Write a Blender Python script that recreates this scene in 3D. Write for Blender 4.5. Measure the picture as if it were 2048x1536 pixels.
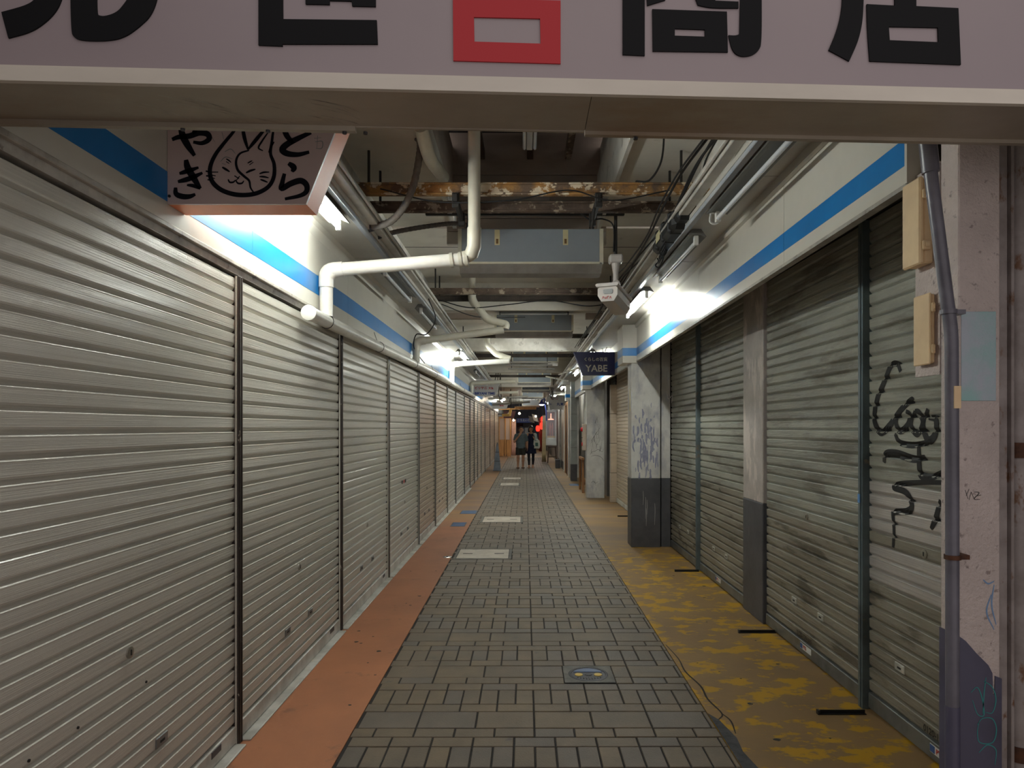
import bpy, bmesh, math, random
import numpy as np
from mathutils import Vector, Matrix

for _o in list(bpy.data.objects):
    bpy.data.objects.remove(_o, do_unlink=True)
SC = bpy.context.scene
COL = SC.collection
random.seed(7)

# ------------------------------------------------------------------ camera
F, CX, CY, H = 1360.0, 1050.0, 855.0, 1.6       # focal length (px of a 2048 frame), vanishing point, eye height
cam_d = bpy.data.cameras.new('camera')
cam_d.sensor_width = 36.0
cam_d.lens = 36.0 * F / 2048.0
cam_d.shift_x = (1024 - CX) / 2048.0
cam_d.shift_y = (CY - 768) / 2048.0
cam_d.clip_start = 0.05
cam_d.clip_end = 200
cam = bpy.data.objects.new('camera', cam_d)
COL.objects.link(cam)
cam.location = (0, 0, H)
cam.rotation_euler = (math.pi / 2, 0, 0)
SC.camera = cam

# ------------------------------------------------------------------ world, exposure
SC.view_settings.view_transform = 'Standard'
SC.view_settings.look = 'None'
SC.view_settings.gamma = 1
SC.view_settings.use_curve_mapping = False
SC.view_settings.exposure = 2.2
TUBE_POWER = 46.0
w = bpy.data.worlds.new('dusk')
SC.world = w
w.use_nodes = True
w.node_tree.nodes['Background'].inputs[0].default_value = (1.0, 0.93, 0.92, 1)
w.node_tree.nodes['Background'].inputs[1].default_value = 0.15

# ------------------------------------------------------------------ helpers: scene tree
def base_of(o):
    v = Vector((0, 0, 0))
    while o is not None:
        v = v + Vector(o.location)
        o = o.parent
    return v

def tag(o, label=None, cat=None, group=None, kind=None):
    if label: o['label'] = label
    if cat: o['category'] = cat
    if group: o['group'] = group
    if kind: o['kind'] = kind
    return o

def thing(name, label, cat, loc=(0, 0, 0), group=None):
    o = bpy.data.objects.new(name, None)
    o.empty_display_size = 0.1
    COL.objects.link(o)
    o.location = loc
    return tag(o, label, cat, group)

class MB:
    """collects shapes in world coordinates"""
    def __init__(s):
        s.v, s.f = [], []
    def add(s, vs, fs):
        n = len(s.v)
        s.v += [tuple(p) for p in vs]
        s.f += [tuple(i + n for i in q) for q in fs]
        return s
    def box(s, x0, x1, y0, y1, z0, z1, c=0.0):
        x0, x1 = min(x0, x1), max(x0, x1); y0, y1 = min(y0, y1), max(y0, y1); z0, z1 = min(z0, z1), max(z0, z1)
        if c <= 0:
            vs = [(x, y, z) for z in (z0, z1) for y in (y0, y1) for x in (x0, x1)]
            return s.add(vs, [(0, 2, 3, 1), (4, 5, 7, 6), (0, 1, 5, 4), (2, 6, 7, 3), (0, 4, 6, 2), (1, 3, 7, 5)])
        c = min(c, (x1 - x0) * .45, (y1 - y0) * .45, (z1 - z0) * .45)
        bm = bmesh.new()
        bmesh.ops.create_cube(bm, size=1)
        for q in bm.verts:
            q.co = Vector(((x0 + x1) / 2 + q.co.x * (x1 - x0), (y0 + y1) / 2 + q.co.y * (y1 - y0), (z0 + z1) / 2 + q.co.z * (z1 - z0)))
        bmesh.ops.bevel(bm, geom=bm.edges[:], offset=c, segments=1, affect='EDGES')
        bm.verts.index_update()
        vs = [q.co.copy() for q in bm.verts]; fs = [[q.index for q in f.verts] for f in bm.faces]
        bm.free()
        return s.add(vs, fs)
    def hexa(s, p):
        """eight corners: bottom four (ccw from above) then top four"""
        return s.add(p, [(3, 2, 1, 0), (4, 5, 6, 7), (0, 1, 5, 4), (1, 2, 6, 5), (2, 3, 7, 6), (3, 0, 4, 7)])
    def tube(s, pts, r, n=10, cap=True, r2=None):
        P = [Vector(p) for p in pts]
        m = len(P)
        R = r if isinstance(r, (list, tuple)) else [r] * m
        T = []
        for i in range(m):
            a, b = P[max(i - 1, 0)], P[min(i + 1, m - 1)]
            T.append((b - a).normalized())
        up = Vector((0, 0, 1)) if abs(T[0].z) < .9 else Vector((1, 0, 0))
        nrm = (up - T[0] * up.dot(T[0])).normalized()
        vs, fs = [], []
        for i in range(m):
            nrm = (nrm - T[i] * nrm.dot(T[i])).normalized()
            bn = T[i].cross(nrm)
            for k in range(n):
                a = 2 * math.pi * k / n
                vs.append(P[i] + (nrm * math.cos(a) + bn * math.sin(a)) * R[i])
        for i in range(m - 1):
            for k in range(n):
                k2 = (k + 1) % n
                fs.append((i * n + k, i * n + k2, (i + 1) * n + k2, (i + 1) * n + k))
        if cap:
            fs.append(tuple(range(n - 1, -1, -1)))
            fs.append(tuple((m - 1) * n + k for k in range(n)))
        return s.add(vs, fs)
    def lathe(s, c, prof, n=20, axis='Z'):
        """prof: (radius, height) pairs along axis from point c"""
        vs, fs = [], []
        for r, h in prof:
            for k in range(n):
                a = 2 * math.pi * k / n
                u, v = r * math.cos(a), r * math.sin(a)
                q = {'Z': (u, v, h), 'Y': (u, h, v), 'X': (h, u, v)}[axis]
                vs.append((c[0] + q[0], c[1] + q[1], c[2] + q[2]))
        m = len(prof)
        for i in range(m - 1):
            for k in range(n):
                k2 = (k + 1) % n
                fs.append((i * n + k, i * n + k2, (i + 1) * n + k2, (i + 1) * n + k))
        fs.append(tuple(range(n - 1, -1, -1)))
        fs.append(tuple((m - 1) * n + k for k in range(n)))
        return s.add(vs, fs)
    def prism(s, poly, a0, a1, axis='Y'):
        """closed polygon extruded along axis; poly points are the other two axes in order"""
        n = len(poly)
        def at(p, a):
            return {'Y': (p[0], a, p[1]), 'X': (a, p[0], p[1]), 'Z': (p[0], p[1], a)}[axis]
        vs = [at(p, a0) for p in poly] + [at(p, a1) for p in poly]
        fs = [(k, (k + 1) % n, (k + 1) % n + n, k + n) for k in range(n)]
        fs += [tuple(range(n - 1, -1, -1)), tuple(range(n, 2 * n))]
        return s.add(vs, fs)
    def build(s, name, mat, parent=None, smooth=False, loc=None):
        off = base_of(parent) if parent else (Vector(loc) if loc is not None else Vector((0, 0, 0)))
        me = bpy.data.meshes.new(name)
        me.from_pydata([tuple(Vector(p) - off) for p in s.v], [], s.f)
        bm = bmesh.new(); bm.from_mesh(me)
        bmesh.ops.recalc_face_normals(bm, faces=bm.faces)
        bm.to_mesh(me); bm.free()
        me.materials.append(M[mat] if isinstance(mat, str) else mat)
        o = bpy.data.objects.new(name, me)
        COL.objects.link(o)
        if parent: o.parent = parent
        elif loc is not None: o.location = loc
        if smooth:
            for p in me.polygons: p.use_smooth = True
            if smooth != 'all':
                md = None
                bm = bmesh.new(); bm.from_mesh(me)
                for e in bm.edges:
                    if len(e.link_faces) == 2 and e.calc_face_angle(0) > math.radians(38): e.smooth = False
                bm.to_mesh(me); bm.free()
        return o

def share(src, parent, loc, name=None):
    o = bpy.data.objects.new(name or src.name.split('.')[0], src.data)
    COL.objects.link(o)
    o.parent = parent
    o.location = loc
    return o

def px(x, y, Y):
    """the point on the plane at depth Y that a pixel of the photo shows"""
    return ((x - CX) * Y / F, Y, H - (y - CY) * Y / F)

def smooth_path(pts, n=8):
    """Catmull-Rom through points of any dimension"""
    P = [np.array(p, float) for p in pts]
    P = [2 * P[0] - P[1]] + P + [2 * P[-1] - P[-2]]
    out = []
    for i in range(1, len(P) - 2):
        for k in range(n):
            t = k / n
            a, b, c, d = P[i - 1], P[i], P[i + 1], P[i + 2]
            out.append(.5 * ((2 * b) + (c - a) * t + (2 * a - 5 * b + 4 * c - d) * t * t + (3 * b - a - 3 * c + d) * t ** 3))
    out.append(P[-2])
    return out

def fillet(pts, rad, n=5):
    P = [Vector(p) for p in pts]
    out = [P[0]]
    for i in range(1, len(P) - 1):
        a, b, c = P[i - 1], P[i], P[i + 1]
        d1, d2 = (a - b), (c - b)
        r = min(rad, d1.length * .45, d2.length * .45)
        s, e = b + d1.normalized() * r, b + d2.normalized() * r
        for k in range(n + 1):
            t = k / n
            out.append(s * (1 - t) ** 2 + b * 2 * t * (1 - t) + e * t * t)
    out.append(P[-1])
    return out

# ------------------------------------------------------------------ materials
M = {}
def lin(r, g, b):
    f = lambda c: (c / 255 / 12.92) if c <= 10 else ((c / 255 + .055) / 1.055) ** 2.4
    return (f(r), f(g), f(b), 1)

def mk(name, c1, c2=None, scale=4.0, lo=.4, hi=.65, stretch=(1, 1, 1), rough=.6, metal=0.0, bump=0.0, bscale=60.0, bstretch=None,
       c3=None, s3=2.0, lo3=.55, hi3=.62, st3=(1, 1, 1), spec=.5, detail=6, emit=None, estr=0.0, alpha=1.0, trans=0.0, coat=0.0):
    m = bpy.data.materials.new(name)
    m.use_nodes = True
    nt = m.node_tree
    b = nt.nodes['Principled BSDF']
    b.inputs['Base Color'].default_value = c1
    b.inputs['Roughness'].default_value = rough
    b.inputs['Metallic'].default_value = metal
    b.inputs['Specular IOR Level'].default_value = spec
    if trans: b.inputs['Transmission Weight'].default_value = trans
    if alpha < 1: b.inputs['Alpha'].default_value = alpha
    if coat: b.inputs['Coat Weight'].default_value = coat; b.inputs['Coat Roughness'].default_value = .15
    if emit:
        b.inputs['Emission Color'].default_value = emit
        b.inputs['Emission Strength'].default_value = estr
    if c2 or bump or c3:
        g = nt.nodes.new('ShaderNodeNewGeometry')
        def noise(sc, st, det=detail):
            mp = nt.nodes.new('ShaderNodeMapping')
            mp.inputs['Scale'].default_value = st
            nt.links.new(g.outputs['Position'], mp.inputs['Vector'])
            n = nt.nodes.new('ShaderNodeTexNoise')
            n.inputs['Scale'].default_value = sc
            n.inputs['Detail'].default_value = det
            n.inputs['Roughness'].default_value = .62
            nt.links.new(mp.outputs['Vector'], n.inputs['Vector'])
            return n.outputs['Fac']
        def ramp(fac, a, z):
            r = nt.nodes.new('ShaderNodeMapRange')
            r.inputs['From Min'].default_value = a
            r.inputs['From Max'].default_value = z
            nt.links.new(fac, r.inputs['Value'])
            return r.outputs['Result']
        def mix(fac, A, B):
            x = nt.nodes.new('ShaderNodeMix'); x.data_type = 'RGBA'
            nt.links.new(fac, x.inputs['Factor'])
            for s, i in ((A, 6), (B, 7)):
                if isinstance(s, tuple): x.inputs[i].default_value = s
                else: nt.links.new(s, x.inputs[i])
            return x.outputs[2]
        col = c1
        if c2: col = mix(ramp(noise(scale, stretch), lo, hi), c1, c2)
        if c3: col = mix(ramp(noise(s3, st3, 10), lo3, hi3), col, c3)
        if not isinstance(col, tuple): nt.links.new(col, b.inputs['Base Color'])
        if bump:
            bp = nt.nodes.new('ShaderNodeBump')
            bp.inputs['Strength'].default_value = bump
            bp.inputs['Distance'].default_value = .01
            nt.links.new(noise(bscale, bstretch or stretch, 4), bp.inputs['Height'])
            nt.links.new(bp.outputs['Normal'], b.inputs['Normal'])
    M[name] = m
    return m

def emis(name, c, s):
    m = bpy.data.materials.new(name); m.use_nodes = True
    nt = m.node_tree
    nt.nodes.remove(nt.nodes['Principled BSDF'])
    e = nt.nodes.new('ShaderNodeEmission')
    e.inputs[0].default_value = c; e.inputs[1].default_value = s
    nt.links.new(e.outputs[0], nt.nodes['Material Output'].inputs[0])
    M[name] = m

# floor
mk('tile', lin(112, 98, 80), lin(93, 83, 70), 3.0, .35, .7, rough=.55, bump=.25, bscale=90, c3=lin(70, 66, 62), s3=9, lo3=.6, hi3=.75)
mk('tile_b', lin(116, 101, 80), lin(97, 85, 70), 5.0, .35, .7, rough=.55, bump=.25, bscale=90)
mk('tile_c', lin(105, 94, 82), lin(89, 81, 72), 4.0, .35, .7, rough=.5, bump=.3, bscale=120)
mk('mortar', lin(44, 41, 38), lin(34, 32, 30), 12, rough=.9, bump=.3)
mk('asphalt_patch', lin(70, 70, 72), lin(52, 52, 55), 20, rough=.8, bump=.4)
mk('orange_floor', lin(196, 112, 72), lin(176, 98, 66), 1.2, .35, .7, rough=.42, bump=.12, bscale=25, c3=lin(120, 84, 66), s3=5, lo3=.62, hi3=.7)
mk('tan_floor', lin(168, 128, 92), lin(140, 112, 84), 1.5, .35, .7, stretch=(.5, 2.2, 1), rough=.4, bump=.12, bscale=25, c3=lin(176, 130, 58), s3=1.6, lo3=.52, hi3=.66, st3=(.4, 1.6, 1))
mk('yellow_floor', lin(150, 120, 70), lin(132, 108, 72), 2.0, .35, .7, rough=.42, bump=.15, bscale=25, c3=lin(206, 152, 10), s3=1.9, lo3=.49, hi3=.525, st3=(.8, 2.0, 1))
mk('crack', lin(40, 34, 26), rough=.9)
mk('sill_metal', lin(196, 194, 186), lin(160, 158, 150), 6, rough=.45, metal=.15)
# shutters
BR = (1, .06, 26)
mk('shutter_beige', lin(198, 194, 182), lin(182, 178, 167), 3.0, .3, .7, stretch=BR, rough=.34, metal=.12, bump=.35, bscale=9, bstretch=(1, .02, 42), coat=.15)
mk('shutter_groove', lin(120, 115, 106), lin(96, 92, 84), 4, rough=.6)
mk('shutter_tan', lin(190, 174, 152), lin(165, 150, 132), 3.0, .3, .7, stretch=BR, rough=.32, metal=.12, bump=.3, bscale=9, bstretch=(1, .02, 42), coat=.2)
mk('shutter_grey', lin(164, 164, 152), lin(134, 134, 124), 2.2, .35, .7, stretch=(1, .5, 3), rough=.42, metal=.15, bump=.5, bscale=22, bstretch=(1, .25, 3.5), c3=lin(116, 113, 102), s3=3.0, lo3=.52, hi3=.62, st3=(1, .35, 2))
mk('shutter_worn', lin(150, 144, 130), lin(118, 112, 100), 2.0, .35, .7, stretch=(1, .5, 3), rough=.5, metal=.1, bump=.4, bscale=20, bstretch=(1, .25, 4), c3=lin(92, 87, 76), s3=4.0, lo3=.55, hi3=.63, st3=(1, .4, 2))
mk('shutter_alu', lin(196, 190, 184), lin(160, 154, 148), 6.0, .4, .7, stretch=BR, rough=.36, metal=.3, bump=.35, bscale=9, bstretch=(1, .02, 60))
mk('shutter_dark', lin(62, 60, 56), lin(44, 42, 40), 5, rough=.6)
mk('brown_post', lin(58, 48, 42), lin(44, 38, 34), 8, rough=.45, c3=lin(170, 164, 150), s3=22, lo3=.66, hi3=.69, st3=(1, 1, .5))
mk('chrome', lin(150, 147, 140), lin(110, 108, 102), 6, rough=.25, metal=.75, stretch=(1, 1, .3))
mk('steel_post', lin(128, 130, 128), lin(100, 102, 102), 6, rough=.4, metal=.5)
mk('blue_post', lin(112, 126, 130), lin(86, 96, 98), 4, rough=.42, metal=.4, c3=lin(130, 116, 100), s3=8, lo3=.62, hi3=.7)
mk('lock', lin(170, 166, 156), rough=.3, metal=.8)
mk('dark', lin(26, 25, 24), rough=.7)
mk('black', lin(18, 18, 19), rough=.5)
mk('void', lin(34, 33, 32), rough=.9)
mk('sticker_white', lin(220, 220, 216), rough=.5)
mk('sticker_blue', lin(58, 92, 150), rough=.5)
mk('sticker_red', lin(186, 60, 58), rough=.5)
mk('sticker_green', lin(120, 150, 120), rough=.5)
mk('tape_blue', lin(90, 140, 190), rough=.5)
# fascia and ceiling
mk('fascia', lin(208, 204, 193), lin(194, 190, 179), 1.5, .35, .75, rough=.28, bump=.03, bscale=3, c3=lin(168, 160, 146), s3=7, lo3=.66, hi3=.8, st3=(1, 1, .5))
mk('stripe', lin(18, 122, 192), lin(16, 110, 178), 2, rough=.32)
mk('fascia_trim', lin(176, 170, 160), lin(136, 130, 120), 9, .4, .7, rough=.5, c3=lin(90, 78, 66), s3=14, lo3=.62, hi3=.7)
mk('soffit', lin(190, 186, 176), lin(170, 166, 157), 1.2, rough=.45, c3=lin(150, 144, 134), s3=5, lo3=.64, hi3=.8)
mk('tray', lin(190, 186, 178), lin(160, 156, 148), 3, rough=.45)
mk('tray_blue', lin(172, 176, 180), lin(148, 156, 166), 3, rough=.45)
mk('ceiling', lin(226, 220, 208), lin(198, 192, 181), 1.4, .3, .75, rough=.8, c3=lin(150, 141, 130), s3=3.2, lo3=.6, hi3=.78, bump=.1, bscale=8)
mk('ceiling_brown', lin(178, 162, 148), lin(146, 131, 119), 1.8, .3, .75, stretch=(.4, 1, 2), rough=.85)
mk('ceiling_panel', lin(186, 177, 165), lin(168, 159, 148), 2.0, rough=.8)
mk('ceiling_white', lin(212, 208, 200), lin(170, 166, 156), 2.0, rough=.75, c3=lin(100, 92, 84), s3=6, lo3=.6, hi3=.75)
mk('louvre', lin(52, 46, 44), lin(36, 32, 30), 5, rough=.7)
mk('rust_beam', lin(112, 94, 80), lin(80, 66, 57), 9.0, .35, .65, rough=.75, bump=.4, bscale=30, c3=lin(172, 156, 136), s3=11, lo3=.55, hi3=.585)
mk('rust_bright', lin(168, 124, 70), lin(104, 84, 68), 7.0, .42, .58, rough=.75, bump=.4, bscale=30, c3=lin(214, 198, 172), s3=9.0, lo3=.52, hi3=.55)
mk('dark_beam', lin(76, 66, 58), lin(52, 46, 42), 5, rough=.8, bump=.3)
# sign board
mk('board_white', lin(156, 143, 144), lin(149, 136, 139), .7, rough=.35)
mk('board_black', lin(18, 18, 20), rough=.7, spec=.2)
mk('board_red', lin(176, 6, 22), rough=.4)
mk('alu_trim', lin(212, 204, 190), lin(194, 186, 173), 3, stretch=(.3, 1, 1), rough=.4, metal=0, c3=lin(120, 108, 96), s3=16, lo3=.68, hi3=.74)
mk('lintel', lin(176, 166, 150), lin(140, 128, 112), 1.6, .3, .7, stretch=(.6, 1, 1), rough=.42, metal=.35, bump=.12, bscale=8, c3=lin(140, 112, 82), s3=1.7, lo3=.55, hi3=.75, st3=(.6, 1, 1))
mk('lintel_scrape', lin(168, 162, 150), lin(120, 112, 100), 20, rough=.4, metal=.3)
mk('sign_pink', lin(206, 186, 182), lin(194, 174, 172), 1.4, rough=.3)
mk('sign_orange', lin(250, 146, 92), lin(240, 132, 82), 3, rough=.35)
mk('ink', lin(16, 16, 26), rough=.7, spec=.2)
mk('faded_teal', lin(130, 138, 136), rough=.5)
mk('navy', lin(38, 40, 100), lin(32, 35, 88), 3, rough=.35)
mk('sign_letter', lin(216, 212, 204), rough=.5)
mk('sign_white', lin(214, 212, 210), lin(196, 194, 194), 3, rough=.4)
mk('text_blue', lin(28, 58, 140), rough=.5)
mk('text_red', lin(176, 50, 60), rough=.5)
mk('maroon', lin(92, 50, 50), rough=.5)
# services
mk('pvc', lin(206, 202, 186), lin(190, 184, 168), 3, rough=.38, c3=lin(140, 130, 116), s3=12, lo3=.68, hi3=.8)
mk('pvc_white', lin(226, 224, 216), lin(206, 203, 194), 3, rough=.35, c3=lin(150, 140, 128), s3=14, lo3=.7, hi3=.8)
mk('ac_grey', lin(150, 158, 164), lin(138, 146, 152), 1.4, rough=.42)
mk('ac_cream', lin(226, 222, 200), lin(206, 200, 178), 4, rough=.45)
mk('ac_lip', lin(150, 146, 140), lin(120, 116, 112), 3, rough=.45)
mk('label_cream', lin(214, 204, 160), rough=.5)
mk('label_brown', lin(120, 90, 50), rough=.5)
mk('flex', lin(112, 104, 96), lin(92, 85, 78), 30, rough=.7)
mk('cable', lin(26, 26, 27), rough=.55)
mk('rod', lin(40, 38, 36), rough=.6)
mk('cctv', lin(208, 202, 196), lin(192, 186, 180), 5, rough=.4)
mk('fixture', lin(220, 218, 212), rough=.4)
mk('housing', lin(104, 102, 97), rough=.5)
mk('reflector', lin(190, 190, 186), rough=.25, metal=.4)
mk('tube_off', lin(216, 220, 224), rough=.15, coat=.3)
emis('tube_on', (.95, 1.0, .94, 1), TUBE_POWER)
mk('box_cream', lin(232, 204, 160), lin(216, 186, 144), 4, rough=.5)
mk('conduit', lin(112, 110, 120), lin(92, 90, 98), 5, rough=.35, c3=lin(176, 160, 150), s3=5, lo3=.7, hi3=.72)
mk('rusty_clamp', lin(96, 62, 44), lin(70, 48, 38), 30, rough=.7, metal=.4)
# pillars
mk('plaster', lin(208, 194, 188), lin(184, 171, 166), 4, .35, .7, rough=.6, bump=.7, bscale=70, c3=lin(150, 136, 132), s3=34, lo3=.60, hi3=.68)
mk('plaster_teal', lin(150, 188, 186), lin(176, 184, 194), 6, .4, .62, rough=.6, bump=.4, bscale=40)
mk('pillar_white', lin(208, 206, 200), lin(188, 185, 180), 4, rough=.55, bump=.25, bscale=18, c3=lin(150, 150, 160), s3=3.0, lo3=.54, hi3=.72, st3=(1.4, 1, .6))
mk('pilaster_white', lin(188, 180, 174), lin(164, 156, 150), 4, rough=.55, bump=.3, bscale=18, c3=lin(206, 196, 188), s3=2.6, lo3=.52, hi3=.56, st3=(1, 1.4, .6))
mk('pillar_grey', lin(84, 84, 88), lin(70, 70, 73), 4, rough=.5, bump=.2, bscale=18, c3=lin(120, 120, 122), s3=10, lo3=.66, hi3=.74, st3=(2.4, 2.4, .2))
mk('paint_purple', lin(86, 84, 104), lin(70, 68, 84), 3, rough=.45)
mk('steel_rust', lin(160, 151, 148), lin(132, 122, 118), 8, rough=.55, metal=.1, c3=lin(116, 84, 62), s3=14, lo3=.58, hi3=.64, st3=(1, 1, .5))
mk('chalk_teal', lin(60, 140, 140), rough=.8)
mk('chalk_white', lin(196, 190, 186), rough=.8)
mk('chalk_yellow', lin(180, 170, 90), rough=.8)
mk('chalk_blue', lin(120, 150, 186), rough=.8)
mk('ink_smear', lin(150, 151, 168), lin(128, 129, 150), 20, rough=.6)
mk('spray', lin(24, 24, 25), rough=.6)
mk('tile_pillar', lin(170, 174, 170), lin(150, 154, 150), 3, rough=.35)
mk('wood', lin(150, 104, 62), lin(120, 82, 50), 4, stretch=(6, 6, .6), rough=.55)
mk('wood_light', lin(206, 156, 96), lin(180, 130, 78), 4, stretch=(6, 6, .6), rough=.5)
mk('wood_dark', lin(80, 58, 40), lin(62, 46, 34), 4, stretch=(6, 6, .6), rough=.55)
mk('cover_plate', lin(196, 186, 172), lin(170, 160, 146), 4, rough=.5, c3=lin(130, 120, 108), s3=9, lo3=.62, hi3=.74)
mk('concrete', lin(120, 118, 112), lin(96, 94, 90), 8, rough=.8, bump=.3)
mk('iron', lin(70, 70, 74), lin(52, 52, 56), 10, rough=.45, metal=.5)
mk('enamel_blue', lin(70, 96, 140), lin(54, 78, 120), 8, rough=.4)
mk('enamel_yellow', lin(206, 170, 50), rough=.4)
mk('plate_blue', lin(44, 84, 128), lin(34, 66, 104), 6, rough=.5)
mk('silver', lin(196, 198, 198), rough=.25, metal=.9)
mk('cone_grey', lin(118, 126, 136), lin(98, 105, 116), 5, rough=.45)
# people and far stalls
mk('skin', lin(196, 146, 116), rough=.5)
mk('hair', lin(28, 24, 24), rough=.5)
mk('shirt', lin(100, 112, 116), lin(90, 101, 106), 14, rough=.8)
mk('shorts', lin(52, 50, 44), rough=.85)
mk('dress', lin(28, 34, 62), lin(24, 29, 54), 12, rough=.85)
mk('leggings', lin(26, 28, 36), rough=.8)
mk('cardigan', lin(176, 190, 194), rough=.85)
mk('tote', lin(214, 216, 204), rough=.8)
mk('tote_print', lin(70, 110, 100), rough=.8)
mk('sandal', lin(24, 22, 22), rough=.6)
mk('sandal_tan', lin(176, 130, 104), rough=.6)
mk('clear_sheet', lin(230, 214, 204), rough=.25, alpha=.42)
mk('curtain_pink', lin(238, 208, 196), lin(226, 194, 182), 4, rough=.8)
mk('curtain_beige', lin(206, 186, 146), lin(186, 168, 130), 4, rough=.85)
mk('curtain_green', lin(110, 136, 116), rough=.85)
mk('curtain_red', lin(136, 64, 54), rough=.85)
mk('frame_white', lin(224, 224, 214), lin(206, 206, 196), 3, rough=.45)
mk('glass', lin(235, 240, 240), rough=.05, alpha=.25)
mk('bottle', lin(206, 120, 100), rough=.2)
emis('lantern_red', (1.0, .022, .012, 1), .8)
emis('bulb_warm', (1.0, .76, .48, 1), 9.0)
emis('spot_cool', (.72, .80, 1.0, 1), 12.0)
emis('case_glow', (1.0, .4, .26, 1), .5)
mk('warm_box', lin(236, 190, 96), rough=.5)
mk('end_wall', lin(92, 90, 104), lin(70, 70, 84), 1, rough=.7)
mk('banner_blue', lin(70, 84, 150), rough=.6)
mk('poster_grey', lin(150, 148, 160), rough=.6)
mk('poster_brown', lin(110, 74, 64), rough=.6)
mk('side_wall', lin(118, 112, 104), lin(96, 92, 86), 1, rough=.7)
mk('alarm_red', lin(214, 20, 34), rough=.3)
mk('alarm_box', lin(198, 182, 166), lin(176, 160, 146), 4, rough=.5)

# ------------------------------------------------------------------ helpers: flat print
def text_part(body, size, to_world, mat, parent, name='lettering', align='CENTER', thick=0.0, depth=.002, squash=1.0):
    """lettering; to_world maps a 2-D point (u, v) and a height d off the surface to world"""
    c = bpy.data.curves.new('t', 'FONT')
    c.body = body; c.size = size; c.align_x = align; c.align_y = 'CENTER'; c.offset = thick; c.resolution_u = 3
    o = bpy.data.objects.new('t', c); COL.objects.link(o)
    bpy.context.view_layer.update()
    me = bpy.data.meshes.new_from_object(o.evaluated_get(bpy.context.evaluated_depsgraph_get()))
    mb = MB()
    n = len(me.vertices)
    mb.add([to_world(v.co.x * squash, v.co.y, depth) for v in me.vertices], [tuple(p.vertices) for p in me.polygons])
    bpy.data.objects.remove(o); bpy.data.curves.remove(c); bpy.data.meshes.remove(me)
    return mb.build(name, mat, parent)

def loops_part(loops, to_world, mat, parent, name, depth=.006):
    """filled 2-D outlines (holes allowed) with a little thickness"""
    c = bpy.data.curves.new('t', 'CURVE'); c.dimensions = '2D'; c.fill_mode = 'BOTH'
    for lp in loops:
        s = c.splines.new('POLY'); s.points.add(len(lp) - 1); s.use_cyclic_u = True
        for q, p in zip(s.points, lp): q.co = (p[0], p[1], 0, 1)
    c.extrude = 1.0
    o = bpy.data.objects.new('t', c); COL.objects.link(o)
    bpy.context.view_layer.update()
    me = bpy.data.meshes.new_from_object(o.evaluated_get(bpy.context.evaluated_depsgraph_get()))
    mb = MB()
    mb.add([to_world(v.co.x, v.co.y, depth * (.5 + .5 * v.co.z)) for v in me.vertices], [tuple(p.vertices) for p in me.polygons])
    bpy.data.objects.remove(o); bpy.data.curves.remove(c); bpy.data.meshes.remove(me)
    return mb.build(name, mat, parent)

def stroke(mb, pts, wid, to_world, depth=.003, n=6, taper=True, smooth=True):
    """a brush stroke: ribbon along a smooth path on a surface"""
    P = smooth_path(pts, n) if smooth and len(pts) > 2 else [np.array(p, float) for p in pts]
    m = len(P); vs = []
    for i in range(m):
        t = P[min(i + 1, m - 1)] - P[max(i - 1, 0)]
        t = t / (np.linalg.norm(t) + 1e-9)
        k = 1.0
        if taper:
            s = i / (m - 1); k = .45 + .55 * math.sin(math.pi * min(1, max(0, s * .9 + .08)))
        nn = np.array([-t[1], t[0]]) * wid / 2 * k
        for q in (P[i] + nn, P[i] - nn): vs.append(to_world(q[0], q[1], depth))
    mb.add(vs, [(2 * i, 2 * i + 1, 2 * i + 3, 2 * i + 2) for i in range(m - 1)])

# ------------------------------------------------------------------ floor
XL, XR = -1.475, 1.97              # shutter planes
PL_, PR_ = -.909, 1.022            # edges of the tiled walkway
END = 52.0

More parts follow.
